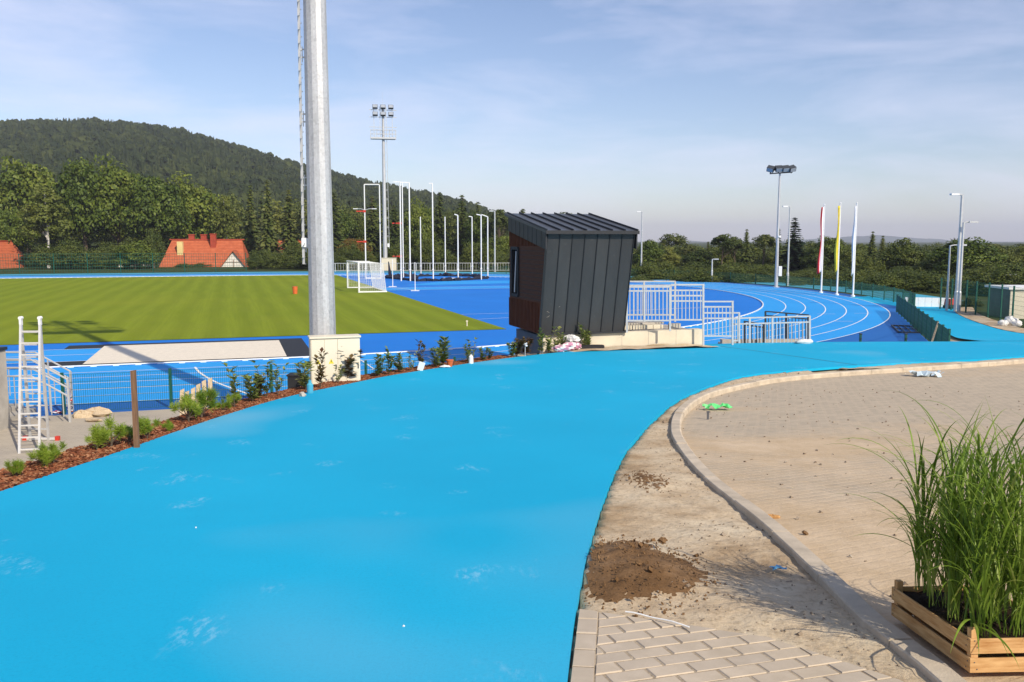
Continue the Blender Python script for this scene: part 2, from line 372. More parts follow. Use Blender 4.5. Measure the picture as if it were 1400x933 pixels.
t = NT('roof_tile'); sx = t.n('ShaderNodeSeparateXYZ'); t.l(t.co.outputs['Object'], sx.inputs[0]); w_ = t.math('SINE', t.math('MULTIPLY', sx.outputs[2], 24)); c = t.ramp(t.noise(1.6, 6, .7), [(.3, (.37, .085, .034)), (.7, (.56, .155, .066))]); c = t.mix(t.band(w_, .1, .9), c, t.mix(.5, c, (.16, .035, .018))); t.base(c).rough(.8, .2); M['tile'] = t.mat
M['tile_dark'] = plain('ridge_tile', (.34, .05, .022), .75, .15, 2)
M['plaster'] = plain('house_plaster', (.70, .66, .58), .85, .08, 1)
M['plaster_y'] = plain('yellow_plaster', (.66, .52, .22), .85, .1, 1)
M['cloth_red'] = plain('red_cloth', (.60, .03, .035), .8, .1)
M['cloth_white'] = plain('white_cloth', (.78, .80, .84), .8, .05)
M['cloth_yellow'] = plain('yellow_cloth', (.75, .62, .05), .8, .1)
M['sack'] = plain('white_sack', (.74, .72, .68), .7, .1, 8)
M['pink'] = plain('pink_bag_print', (.52, .24, .34), .5, .3, 14)
M['litter_green'] = plain('green_film', (.12, .62, .18), .35, .2)
M['litter_blue'] = plain('blue_film', (.10, .32, .55), .35, .2)
M['clearplastic'] = plain('clear_plastic', (.52, .62, .68), .2, .15)
M['hill_far'] = plain('far_hill_wood', (.05, .07, .04), .95, .3, .004)
M['stone'] = soil('stone_bits', (.22, .16, .11), (.33, .26, .19), (.46, .40, .32), 6)
M['net'] = plain('net_white', (.75, .75, .73), .7, .05)
M['netdark'] = plain('net_dark', (.012, .014, .03), .8, .2)
# ------------------------------------------------------------------ world, sun, camera
SUN = Vector((.593, -.805, 0)).normalized()*math.cos(R(36.7))+Vector((0, 0, math.sin(R(36.7))))
w = bpy.data.worlds.new('World'); S.world = w; w.use_nodes = True; nt = w.node_tree; nt.nodes.clear()
wo = nt.nodes.new('ShaderNodeOutputWorld'); bg = nt.nodes.new('ShaderNodeBackground'); nt.links.new(bg.outputs[0], wo.inputs[0])
sky = nt.nodes.new('ShaderNodeTexSky'); sky.sky_type = 'NISHITA'; sky.sun_disc = False
sky.sun_elevation = R(36.7); sky.sun_rotation = math.atan2(SUN.x, SUN.y); sky.altitude = 350; sky.air_density = 1.0; sky.dust_density = .5; sky.ozone_density = 1.0
bg.inputs[1].default_value = .118
tc = nt.nodes.new('ShaderNodeTexCoord'); mp = nt.nodes.new('ShaderNodeMapping'); mp.inputs['Scale'].default_value = (1.6, 1.0, 7.0); mp.inputs['Rotation'].default_value = (0, R(8), R(20))
nt.links.new(tc.outputs['Generated'], mp.inputs[0])
nz = nt.nodes.new('ShaderNodeTexNoise'); nz.inputs['Scale'].default_value = 2.6; nz.inputs['Detail'].default_value = 8; nz.inputs['Roughness'].default_value = .58; nz.inputs['Distortion'].default_value = .35
nt.links.new(mp.outputs[0], nz.inputs['Vector'])
rp = nt.nodes.new('ShaderNodeValToRGB'); rp.color_ramp.elements[0].position = .40; rp.color_ramp.elements[1].position = .78
rp.color_ramp.elements[0].color = (0, 0, 0, 1); rp.color_ramp.elements[1].color = (.5, .5, .5, 1)
nt.links.new(nz.outputs['Fac'], rp.inputs[0])
mx = nt.nodes.new('ShaderNodeMix'); mx.data_type = 'RGBA'; mx.inputs[7].default_value = (7.8, 7.8, 9.4, 1)
nt.links.new(rp.outputs[0], mx.inputs[0]); tn = nt.nodes.new('ShaderNodeMix'); tn.data_type = 'RGBA'; tn.blend_type = 'MULTIPLY'; tn.inputs[0].default_value = 1; tn.inputs[7].default_value = (1.0, .975, 1.08, 1); nt.links.new(sky.outputs[0], tn.inputs[6]); nt.links.new(tn.outputs[2], mx.inputs[6]); nt.links.new(mx.outputs[2], bg.inputs[0])
sl = bpy.data.lights.new('sun', 'SUN'); sl.energy = 4.7; sl.angle = R(.5); sl.color = (1, .905, .76)
so = link(bpy.data.objects.new('sun', sl)); so.rotation_euler = (-SUN).to_track_quat('-Z', 'Y').to_euler(); so.location = (20, -20, 40)
cd = bpy.data.cameras.new('camera'); cd.sensor_width = 36; cd.lens = 36*FPX/1400; cd.clip_end = 20000; cd.clip_start = .05
co = link(bpy.data.objects.new('camera', cd)); co.location = (0, 0, CZ); co.rotation_euler = (R(90)-TH, 0, 0); S.camera = co
S.view_settings.view_transform = 'Standard'; S.view_settings.look = 'None'; S.view_settings.gamma = 1; S.view_settings.exposure = 0.12
S.cycles.use_denoising = True; S.cycles.max_bounces = 6; S.cycles.transparent_max_bounces = 8; S.cycles.volume_bounces = 0
# ------------------------------------------------------------------ upper ground, path, yard
Lpx = [(0, 672), (150, 622), (300, 570), (400, 541), (500, 520), (600, 503), (700, 489), (780, 480.5), (860, 475.5)]
LE = [(-4.6, -4), (-4.55, 2)]+[tuple(G(*p)[:2]) for p in Lpx]+[(6.1, 27.7), (9, 28.6), (12, 29.0), (15.4, 29.3)]
LE = smooth_curve(LE, 10)
LEX = np.vstack([LE, [(17.4, 30.6), (22.4, 35.6), (40, 38)]])
Rpx = [(775, 933), (800, 770), (830, 670), (868, 600), (930, 545), (1000, 518), (1100, 505), (1250, 495), (1400, 487)]
RE = smooth_curve([(-.15, -4), (.0, 1)]+[tuple(G(*p)[:2]) for p in Rpx]+[(26, 30.5), (40, 33)], 10)
Kpx = [(1290, 938), (1180, 850), (1120, 790), (1040, 715), (960, 650), (928, 612), (917, 587), (925, 561), (955, 540), (1000, 527), (1060, 516), (1150, 508), (1250, 501.5), (1400, 491)]
KE = smooth_curve([(1.72, -3), (1.74, 1)]+[tuple(G(*p)[:2]) for p in Kpx]+[(26, 29.6), (40, 32)], 8)
fence_a = F(1298, 453, 1.0); fence_b = F(1227, 404.5, 1.0)
fa = np.array(fence_a[:2]); fb = np.array(fence_b[:2]); fd = (fb-fa)/np.linalg.norm(fb-fa)
BK = offset(LE, .66)
i0 = np.argmax(BK[:, 0] > -.9)
PB = [tuple(p) for p in BK[:i0]]+[(.1, 25.35), (3.2, 26.3), (6.0, 27.25), (6.6, 28.4), (9, 29.3), (12, 29.8), (15.4, 30.2)]
PB += [tuple(fa+np.array((.75, .2))), tuple(fb+np.array((.75, 0))), (26, 60), (75, 60), (75, -8)]
def H(x, y):
    x = np.asarray(x, float); y = np.asarray(y, float); ins = pip(x, y, PB); d = dist_poly(x, y, PB)
    wd = np.where(x > 5, np.where(y > 30.5, .6, 2.4), 1.6)
    return np.where(ins, Zp(y), Zp(y)*np.clip(1-d/wd, 0, 1))
def grid(name, x0, x1, y0, y1, st, zf, mask, mat, smooth=True):
    xs = np.arange(x0, x1+st/2, st); ys = np.arange(y0, y1+st/2, st); X, Y = np.meshgrid(xs, ys); Z = zf(X, Y)
    I = np.arange(X.size).reshape(X.shape)
    Q = np.stack([I[:-1, :-1], I[:-1, 1:], I[1:, 1:], I[1:, :-1]], -1).reshape(-1, 4)
    cx = (X[:-1, :-1]+st/2).ravel(); cy = (Y[:-1, :-1]+st/2).ravel(); zc = Z.ravel()[Q].max(1)
    Q = Q[mask(cx, cy, zc)]; use, invx = np.unique(Q, return_inverse=True)
    V = np.stack([X.ravel(), Y.ravel(), Z.ravel()], 1)[use]
    return np_obj(name, V, invx.reshape(-1, 4), mat, smooth=smooth)
o = grid('embankment', -10, 75, -8, 50, .3, lambda x, y: H(x, y)-.10, lambda x, y, z: z > -.06, M['soil']); tag(o, kind='structure')
# big base ground sheet
g = MB(); g.quad((-7000, -3000, -.03), (7000, -3000, -.03), (7000, 8000, -.03), (-7000, 8000, -.03)); tag(g.build('ground', M['ground']), kind='structure')
A_ = resample(LEX, 260); B_ = resample(RE, 260)
tag(loft('path', A_, B_, 36, lambda x, y: Zp(y), M['path'], 0, .06), kind='structure')
# branch going down beside the fence
Lb = smooth_curve([(17.0, 30.4), (17.6, 33.4), (18.7, 37), (20.6, 42), (23.0, 49), (25.0, 54.6), (25.2, 60), (23.6, 66)], 8)
Rb = smooth_curve([(30, 31), (23.6, 34.4), (22.6, 38), (23.8, 43.8), (26.2, 51.5), (28.6, 57), (29, 62), (27.6, 68)], 8)
tag(loft('side_path', Lb, Rb, 12, lambda x, y: Zp(y), M['path'], .006), kind='structure')
# dark joint across the path
a, b = G(985, 474), G(1172, 499.5); g = MB()
for i in range(20):
    p = a.lerp(b, i/20); q = a.lerp(b, (i+1)/20); s_ = Vector((0, .03, 0))
    p.z = float(Zp(p.y))+.005; q.z = float(Zp(q.y))+.005; g.quad(p-s_, q-s_, q+s_, p+s_)
tag(g.build('path_joint', M['blackpaint']), kind='structure')
# sandy strip between path and kerb
SP = [tuple(p) for p in RE if 3.0 < p[1]]; SK = [tuple(p) for p in KE if 2.0 < p[1]]
SPOLY = [(.1, 2.0)]+SP+SK[::-1]
m1, m2 = G(862, 772), G(885, 655)
BRK = [G(788, 829), G(905, 846), G(1050, 868), G(1235, 921), G(1290, 945)]
def soilz(x, y):
    z = Zp(y)-.035+.035*(fbm(x*2.2, y*2.2)-.5)+.03*(fbm(x*14, y*14)-.5)
    z = z+.055*np.exp(-(((x-m1.x)/.33)**2+((y-m1.y)/.45)**2)**1.6)*(.7+.8*fbm(x*9, y*9)); z = z+.03*np.exp(-(((x-m2.x)/.3)**2+((y-m2.y)/.6)**2))*(.6+fbm(x*9, y*9))
    return z-np.where(pip(x, y, RP_), .09, 0)
RP_ = [tuple(p) for p in RE]+[(40, 60), (-9, 60), (-9, -4)]
KR_ = [tuple(p) for p in offset(KE, -.07)]+[(60, 30), (60, -5)]
o = grid('soil_strip', -.1, 7.0, 2.6, 23, .045, soilz, lambda x, y, z: ~pip(x, y, KR_), M['soil']); tag(o, kind='structure')
o = grid('soil_strip', 7.0, 26, 21, 31, .15, soilz, lambda x, y, z: ~pip(x, y, KR_) & ~pip(x, y, RP_), M['soil']); tag(o, kind='structure')
def heap(name, c, rx, ry, h, label, mat):
    n = 46; xs = np.linspace(-1.15, 1.15, n); X, Y = np.meshgrid(xs, xs); rr = np.hypot(X, Y); ang = np.arctan2(Y, X)
    edge = .88+.22*(fbm(2+np.cos(ang)*1.6, 5+np.sin(ang)*1.6)-.5)*2
    wx, wy = c.x+X*rx, c.y+Y*ry
    z = soilz(wx, wy)-.012+np.clip(1-(rr/edge)**3, -.4, 1)*h*(.55+.75*fbm(X*5+3, Y*5))+.022*(fbm(X*17, Y*17)-.5)
    V = np.stack([wx, wy, z], -1).reshape(-1, 3); I = np.arange(n*n).reshape(n, n)
    Q = np.stack([I[:-1, :-1], I[:-1, 1:], I[1:, 1:], I[1:, :-1]], -1).reshape(-1, 4)
    cx, cy = V[Q].mean(1)[:, 0], V[Q].mean(1)[:, 1]
    e_ = (rr/edge).ravel()[Q].mean(1); Q = Q[(e_ < 1.12) & ~pip(cx-.03, cy, RP_)]
    o = np_obj(name, V, Q, mat, smooth=True); return tag(o, label, 'soil heap', 'loose brown soil on the sandy strip')
heap('soil_heap', m1, .54, .86, .036, 'larger heap of dark brown crumbly soil next to the grey pavers', M['dark_soil'])
heap('soil_heap', m2, .27, .75, .017, 'thin smear of brown soil on sandy strip in middle of path bend', M['dark_soil'])
# brown spoil between path and the concrete wall
BKA = np.array([G(830, 477)[:2], G(960, 471.5)[:2]]); 
g = MB(); A0 = resample(np.array([(1.2, 25.0), (3.4, 26.05), (5.95, 27.35)]), 40); 
def spoilz(x, y): return Zp(y)-.05+.16*fbm(x*1.5, y*1.5+4)*np.clip((x-1.0)/2.2, 0, 1)
WF = resample(np.array([(1.0, 25.75), (6.0, 27.32)]), 40)
tag(loft('soil_bank', WF, WF+np.array((.25, -1.1)), 14, spoilz, M['soil'], .02), kind='structure')
# paved yard and kerb
def yardz(x, y): return Zp(y)-.035-.06*np.clip((y-6)/8, 0, 1)
KI = resample(KE, 300); tag(loft('paved_yard', KI, np.stack([np.full(300, 60.0), np.linspace(-6, 36, 300)], 1), 90, yardz, M['yard']), kind='structure')
kc = resample(KE, 1200); seg = np.r_[0, np.cumsum(np.linalg.norm(np.diff(kc, axis=0), axis=1))]; g = MB(); L = 0.0
while L < seg[-1]-1:
    n = 5; t_ = np.linspace(L+.004, L+.996, n); c = np.stack([np.interp(t_, seg, kc[:, i]) for i in (0, 1)], 1)
    tt = np.gradient(c, axis=0); tt /= np.linalg.norm(tt, axis=1)[:, None]; nn = np.stack([tt[:, 1], -tt[:, 0]], 1)
    dz = random.uniform(-.006, .006); rows = []
    for k in range(n):
        zt = float(Zp(c[k, 1]))+.010+dz; e = c[k]; f_ = c[k]+nn[k]*.115; i_ = c[k]+nn[k]*.135
        rows.append([(e[0], e[1], zt-.3), (e[0], e[1], zt-.008), (e[0]+nn[k, 0]*.008, e[1]+nn[k, 1]*.008, zt), (f_[0], f_[1], zt), (i_[0], i_[1], zt-.02), (i_[0], i_[1], zt-.3)])
    vs = [p for r in rows for p in r]; fs = [(k*6+j, k*6+j+1, k*6+6+j+1, k*6+6+j)[::-1] for k in range(n-1) for j in range(5)]
    fs += [tuple(range(6)), tuple((n-1)*6+j for j in range(6))[::-1]]; g.add(vs, fs); L += 1.0
tag(g.build('kerb', M['kerb']), kind='structure')
# clay-grey pavers in the near corner: each block cut by the path edge and the sand line
def clip(poly, a, b):
    out = []; s = lambda p: (b[0]-a[0])*(p[1]-a[1])-(b[1]-a[1])*(p[0]-a[0])
    for i, p in enumerate(poly):
        q = poly[(i+1) % len(poly)]; sp, sq = s(p), s(q)
        if sp <= 0: out.append(p)
        if sp*sq < 0: t_ = sp/(sp-sq); out.append((p[0]+(q[0]-p[0])*t_, p[1]+(q[1]-p[1])*t_))
    return out
e0 = np.array(G(775, 933)[:2]); e1 = np.array(G(789, 829)[:2]); ed = (e1-e0)/np.linalg.norm(e1-e0); en = np.array((ed[1], -ed[0]))
e0 = e0-ed*3+en*.012; 
def brick(g, poly, dz):
    if len(poly) < 3: return
    c = np.mean(poly, 0); n = len(poly); zt = lambda p: float(Zp(p[1]))-.012+dz
    if abs(sum(poly[i][0]*poly[(i+1) % n][1]-poly[(i+1) % n][0]*poly[i][1] for i in range(n)))/2 < 6e-4: return
    sh = lambda p, k: (p[0]+(c[0]-p[0])*k, p[1]+(c[1]-p[1])*k)
    b = [(p[0], p[1], zt(p)-.06) for p in poly]; m_ = [(p[0], p[1], zt(p)-.006) for p in poly]; tp = [(*sh(p, .05), zt(p)) for p in poly]
    g.add(b+m_+tp, [tuple(range(2*n, 3*n))]+[(i+k*n, (i+1) % n+k*n, n+(i+1) % n+k*n, n+i+k*n) for k in (0, 1) for i in range(n)])
g = MB(); bw, bh, gap = .2, .104, .005
BL = [tuple(p[:2]) for p in BRK]
def cutsand(poly):
    for a, b in ((BL[0], BL[2]), (BL[2], BL[4])):
        poly = clip(poly, a, b)
        if len(poly) < 3: return []
    return poly
for k in range(-2, 26):                                             # soldier course along the path
    a = e0+ed*(k*.2); q = [a+ed*gap+en*.0, a+ed*gap+en*.1, a+ed*(.2-gap)+en*.1, a+ed*(.2-gap)]
    brick(g, cutsand([tuple(p) for p in q]), random.uniform(-.003, .003))
f0 = e0+en*.106
for r_ in range(-12, 60):
    for c_ in range(-12, 24):
        ou = c_*bw+(r_ % 2)*.1; P = [(ou+gap, r_*bh+gap), (ou+bw-gap, r_*bh+gap), (ou+bw-gap, (r_+1)*bh-gap), (ou+gap, (r_+1)*bh-gap)]
        P = [(.3+p[0]*CU-p[1]*SU, 1.0+p[0]*SU+p[1]*CU) for p in P]
        if max(p[1] for p in P) < .3 or min(p[0] for p in P) > 3.2: continue
        P = clip(P, tuple(f0), tuple(f0+ed))
        if len(P) >= 3: brick(g, cutsand(P), random.uniform(-.002, .003))
tag(g.build('paving_blocks', M['paver']), kind='structure')
gl = MB(); nb = 40
for i in range(nb):
    y0 = -.5+i*.14; y1 = y0+.14; z0, z1 = float(Zp(y0))-.022, float(Zp(y1))-.022
    # sand in the joints, kept inside the block area
    P = clip([(-.3, y0), (3.3, y0), (3.3, y1), (-.3, y1)], tuple(e0), tuple(e0+ed)); P = cutsand(P)
    if len(P) >= 3: gl.quad(*[(p[0], p[1], float(Zp(p[1]))-.0158) for p in P])
tag(gl.build('joint_sand', M['joint_sand']), kind='structure')
# ------------------------------------------------------------------ stadium: apron, infield, oval, lines
CV, RI, RO = 73.0, 40.5, 48.0
def oval(r, u0=-95, n=90):
    pts = [(u, CV-r) for u in np.linspace(u0, 0, 24)][:-1]
    pts += [(r*math.sin(a), CV-r*math.cos(a)) for a in np.linspace(0, math.pi, n)]
    pts += [(u, CV+r) for u in np.linspace(0, u0, 24)][1:]
    return np.array([uv(*p)[:2] for p in pts])
def ring(name, r0, r1, z, mat): 
    return tag(loft(name, oval(r0), oval(r1), 1, lambda x, y: np.zeros_like(x), mat, z), kind='structure')
def sheet(name, uvs, z, mat):
    g = MB(); g.quad(*[uv(*p, z) for p in uvs]); return tag(g.build(name, mat), kind='structure')
g = MB(); ap = [tuple(p) for p in oval(49.4)]
g.quad(*[(p[0], p[1], 0.0) for p in ap]); tag(g.build('apron', M['apron']), kind='structure')
# apron stretch to the straight fence on the right and in front of the stands
g = MB(); g.quad(*[(p[0], p[1], -.012) for p in (uv(-6, 23.7), uv(5, 23.7), fa-fd*5, fb, uv(44, 55), uv(10, 45))]); tag(g.build('side_apron', M['apron']), kind='structure')
ii = oval(RI); g = MB(); g.quad(*[(p[0], p[1], .006) for p in ii]); tag(g.build('infield', M['dzone']), kind='structure')
ring('running_track', RI, RO, .012, M['track'])
for k in range(1, 7):
    r = RI+.2+k*1.205; ring('lane_line', r, r+.06, .018, M['line'])
def arc(r): return np.array([uv(r*math.sin(a), CV-r*math.cos(a))[:2] for a in np.linspace(1.14, math.pi, 60)]+[uv(u, CV+r)[:2] for u in np.linspace(-4, -95, 24)])
tag(loft('far_strip', arc(50.3), arc(55.0), 1, lambda x, y: np.zeros_like(x), M['teal'], -.004), kind='structure')
sheet('grass_field', [(12.6, 40.4), (12.6, 113), (-95, 113), (-95, 40.4)], .03, M['field'])
g = MB()
for a, b in (((12.6, 40.4), (12.6, 113)), ((12.6, 40.4), (-95, 40.4))): g.quad(uv(*a, .03), uv(*b, .03), uv(*b, .0), uv(*a, .0))
tag(g.build('field_edge', M['ground']), kind='structure')
# white kerb of the inner lane, with gaps under it
kk = resample(oval(RI), 900); g = MB()
for i in range(0, 898, 1):
    p, q = kk[i], kk[i+1]
    if i % 2 == 0 or True: g.bar((*p, .055), (*q, .055), .07, .035)
    if i % 2 == 0: g.bar((*p, .02), (*(p+(q-p)*.55), .02), .06, .04)
tag(g.build('track_kerb', M['kerbwhite']), 'low white plastic kerb around the inner edge of the blue running track', 'kerb')
# start and stagger lines
def stripe(p, q, w=.05, z=.022, name='start_line', mat='line'):
    p, q = Vector((*p[:2], z)), Vector((*q[:2], z)); d = (q-p).normalized(); n = Vector((-d.y, d.x, 0))*w/2
    g = MB(); g.quad(p-n, q-n, q+n, p+n); return tag(g.build(name, M[mat]), kind='structure')
cv = smooth_curve([F(265, 503)[:2], F(272, 511)[:2], F(290, 522)[:2], F(312, 531)[:2], F(350, 544)[:2], F(380, 553)[:2]], 6); g = MB()
for i in range(len(cv)-1): g.quad((*cv[i], .022), (*cv[i+1], .022), (cv[i+1][0]+.06, cv[i+1][1]+.05, .022), (cv[i][0]+.06, cv[i][1]+.05, .022))
tag(g.build('start_line', M['line']), kind='structure')
for x0, y0, x1, y1 in ((493, 493, 512, 506), (530, 491, 548, 499), (585, 489, 607, 499), (640, 489, 660, 497)): stripe(F(x0, y0), F(x1, y1))
for x0, y0, x1, y1 in ((1117, 430, 1142, 430), (1142, 440, 1166, 440), (1168, 429, 1190, 429)): stripe(F(x0, y0), F(x1, y1), .07)
# long jump pit and runways
sheet('pit_surround', [(-6.4, 32.72), (2.85, 32.72), (2.85, 39.4), (-6.4, 39.4)], .012, M['black'])
sheet('pit_sand', [(-5.0, 33.1), (1.85, 33.1), (1.85, 38.7), (-5.0, 38.7)], .030, M['sand'])
sheet('jump_runway', [(-70, 34.1), (-5.0, 34.1), (-5.0, 38.0), (-70, 38.0)], .018, M['track_light'])
for v in (34.1, 36.05, 37.95): stripe(uv(-70, v), uv(-5.0, v), .06, .024, 'runway_line')
# javelin / high jump area of the right infield
sheet('throwing_runway', [(12.7, 76), (40, 76), (39.8, 80), (12.7, 80)], .012, M['track_light'])
for v in (76, 80): stripe(uv(12.7, v), uv(40, v), .09, .018, 'runway_line')
stripe(uv(13.2, 82), uv(15.5, 75.6), .12, .022, 'runway_line')
stripe(uv(12.7, 49.5), uv(30, 49.5), .06, .016, 'runway_line'); stripe(uv(12.7, 46), uv(30, 50.5), .06, .018, 'runway_line')
sheet('high_jump_fan', [(16, 84), (36, 86), (36, 90), (22, 92)], .010, M['track'])
# pavement at the left below the path
g = MB(); q = [uv(-60, 23.6), uv(2.5, 23.6), uv(2, 15), uv(0, 5), uv(-60, 5)]; g.quad(*[(p.x, p.y, .004) for p in q]); tag(g.build('pavement', M['pavement']), kind='structure')
# ------------------------------------------------------------------ bark strip with chips
BI = resample(LE, 240); BO = resample(offset(LE, .60), 240); ik = (BI[:, 0] < .2) & (BI[:, 1] > -3); BI, BO = BI[ik], BO[ik]
def barkz(x, y): return Zp(y)-.03
tag(loft('bark_bed', BI, BO, 8, barkz, M['bark_base'], 0), kind='structure')
n = 30000; sI = rng.random(n)**.8*(len(BI)-1); k = sI.astype(int).clip(0, len(BI)-2); fr = (sI-k)[:, None]; wd = (rng.random(n)*1.02)[:, None]
P = (BI[k]*(1-fr)+BI[k+1]*fr)*(1-wd)+(BO[k]*(1-fr)+BO[k+1]*fr)*wd
P = P[P[:, 1] > 2.5]; n = len(P)
ctr = np.c_[P, barkz(P[:, 0], P[:, 1])+.008+.022*rng.random(n)**2+.02*fbm(P[:, 0]*3, P[:, 1]*3)]
def scatter_boxes(ctr, ln, wd, th, tilt):
    n = len(ctr); a = rng.random(n)*6.283; b = (rng.random(n)-.5)*2*tilt; c = (rng.random(n)-.5)*2*tilt
    ux = np.stack([np.cos(a)*np.cos(b), np.sin(a)*np.cos(b), np.sin(b)], 1); r0 = np.stack([-np.sin(a), np.cos(a), np.tan(c)], 1); r0 /= np.linalg.norm(r0, axis=1)[:, None]
    uz = np.cross(ux, r0); ux = ux*ln[:, None]/2; uy = r0*wd[:, None]/2; uz = uz*th[:, None]/2
    V = np.stack([ctr+i*ux+j*uy+k*uz for k in (-1, 1) for i, j in ((-1, -1), (1, -1), (1, 1), (-1, 1))], 1).reshape(-1, 3)
    q = np.array([(4, 5, 6, 7), (0, 1, 5, 4), (1, 2, 6, 5), (2, 3, 7, 6), (3, 0, 4, 7)]); Q = (np.arange(n)[:, None, None]*8+q[None]).reshape(-1, 4); return V, Q
V, Q = scatter_boxes(ctr, rng.uniform(.02, .062, n), rng.uniform(.009, .024, n), rng.uniform(.004, .009, n), .45)
tag(np_obj('bark_mulch', V, Q, M['bark']), kind='stuff')
# small stones on the sandy strip and along the kerb
n = 11000; X = rng.uniform(-.1, 7, n); Y = 2.7+rng.random(n)**1.5*18; ok = pip(X, Y, SPOLY); X, Y = X[ok], Y[ok]; n = len(X)
keep = fbm(X*1.3, Y*1.3) > .36; X, Y = X[keep], Y[keep]; n = len(X); sz = rng.uniform(.003, .010, n)*(1+1.8*(rng.random(n) > .96))
V, Q = scatter_boxes(np.c_[X, Y, soilz(X, Y)+sz*.2], sz*1.5, sz*1.2, sz, 1.0); tag(np_obj('pebbles', V, Q, M['stone']), kind='stuff')
n = 420; X = rng.uniform(2.0, 9, n); Y = 3+rng.random(n)*15; ok = pip(X, Y, KR_); X, Y = X[ok], Y[ok]; n = len(X); sz = rng.uniform(.006, .018, n)
V, Q = scatter_boxes(np.c_[X, Y, yardz(X, Y)+sz*.3], sz*1.6, sz*1.2, sz, .8); tag(np_obj('grit', V, Q, M['stone']), kind='stuff')
# crumbs of soil on both heaps
for m_, rx, ry, n in ((m1, .48, .76, 620), (m2, .24, .5, 60)):
    a = rng.random(n)*6.283; r_ = np.sqrt(rng.random(n))*1.1; X = m_.x+np.cos(a)*r_*rx; Y = m_.y+np.sin(a)*r_*ry; ok = ~pip(X-.03, Y, RP_); X, Y = X[ok], Y[ok]; n = len(X); sz = rng.uniform(.003, .009, n)*(1+1.4*(rng.random(n) > .95))
    V, Q = scatter_boxes(np.c_[X, Y, soilz(X, Y)+.035*np.clip(1-np.hypot((X-m_.x)/rx, (Y-m_.y)/ry)**3, 0, 1)+sz*.25], sz*1.4, sz*1.2, sz, 1.2); tag(np_obj('soil_crumbs', V, Q, M['dark_soil']), kind='stuff')
# ------------------------------------------------------------------ floodlight masts
def mast_head(root, z0, wdt, rows=((3.3, 3), (4.3, 3))):
    g = MB(); hw = wdt/2                                               # platform with rails
    g.box((0, 0, z0), (wdt, 1.0, .09)); g.bar((-hw, -.5, z0-.12), (hw, -.5, z0-.12), .12, .16); g.bar((-hw, .5, z0-.12), (hw, .5, z0-.12), .12, .16)
    for x in np.linspace(-hw, hw, 5):
        for y in (-.5, .5): g.bar((x, y, z0), (x, y, z0+1.1), .05)
    for y in (-.5, .5):
        for zz in (.55, 1.1): g.bar((-hw, y, z0+zz), (hw, y, z0+zz), .05)
    g.build('platform', M['pole_grey'], root)
    g = MB()
    for x in (-wdt*.36, -wdt*.12, wdt*.12, wdt*.36): g.bar((x, -.1, z0), (x, -.1, z0+4.4), .07)
    for zz in (1.5, 2.9, 3.9): g.bar((-hw-.15, -.1, z0+zz), (hw+.15, -.1, z0+zz), .08)
    g.build('lamp_frame', M['pole_grey'], root)
    for rz_, cnt in rows:
        for i in range(cnt):
            x = (i-(cnt-1)/2)*wdt*.31; g = MB(); Mr = Matrix.Rotation(R(-28), 4, 'X')
            g.mi = 0; g.box((x, -.42, z0+rz_), (.72, .34, .55), Mr); g.box((x, -.2, z0+rz_), (.2, .3, .2))
            g.mi = 1; g.box(Vector((x, -.42, z0+rz_))+Mr @ Vector((0, -.18, 0)), (.62, .02, .46), Mr); g.build('floodlight', [M['lamp'], M['lens']], root)
def tall_mast(label, loc, rz, r0, r1, hgt, zp, wdt, ladder_ang, ladder_z, gap, side_box):
    root = thing('floodlight_mast', label, 'floodlight mast', loc, rz, 'tall floodlight masts at the corners of the stadium')
    g = MB(); g.tube([(0, 0, 0), (0, 0, hgt*.5), (0, 0, hgt)], [r0, (r0+r1)/2, r1], 14); g.tube([(0, 0, hgt), (0, 0, hgt+2.2)], .012, 4); g.build('pole', M['galv'], root)
    g = MB(); g.lathe([(r0+.28, 0), (r0+.28, .05), (r0+.02, .06)], n=16); g.build('base_plate', M['galv'], root)
    mast_head(root, zp, wdt)
    ca, sa = math.cos(ladder_ang), math.sin(ladder_ang); rad = Vector((ca, sa, 0)); tan = Vector((-sa, ca, 0))
    g = MB(); z = ladder_z; rr = lambda z_: r0+(r1-r0)*z_/hgt
    top = zp
    p0 = rad*(rr(ladder_z)+gap); p1 = rad*(rr(top)+gap); g.bar(p0+Vector((0, 0, ladder_z)), p1+Vector((0, 0, top)), .05, .035, up=tan)
    while z < top:
        c = rad*(rr(z)+gap)+Vector((0, 0, z)); q = tan if int(z/.28) % 2 else -tan
        g.tube([c-tan*.02-rad*.05, c-tan*.02+rad*.02], .010, 5); g.tube([c+Vector((0, 0, .14))+rad*.02, c+Vector((0, 0, .14))+tan*.13-rad*.05+Vector((0, 0, -.02)), c+tan*.15-rad*.06+Vector((0, 0, .17))], .011, 5); z += .28
    z = ladder_z+.35
    while z < top:                                                    # stand-off brackets, each a bent strap pair
        e = rr(z)-.01
        for dz in (0, .16): g.bar(rad*e+Vector((0, 0, z+dz)), rad*(rr(z)+gap)+Vector((0, 0, z+dz)), .022, .03)
        g.bar(rad*(rr(z)+gap*.45)+Vector((0, 0, z-.1)), rad*(rr(z)+gap*.45)+Vector((0, 0, z+.22)), .02); z += 1.33
    g.build('ladder', M['steel'], root)
    g = MB(); c = rad*(rr(ladder_z)+gap*.6)+Vector((0, 0, ladder_z+.46)); g.box(c, (.15, .12, .19) if side_box else (.3, .3, .5)); g.build('junction_box', M['white'], root)
    return root
mast_xy = (-4.13, 19.05)
tall_mast('thick grey galvanised mast with side ladder rising behind the cream cabinet', (*mast_xy, .0), R(197), .300, .128, 25.5, 20.2, 3.7, R(180)+R(163), 3.76, .10, True)
fm = F(527, 370)
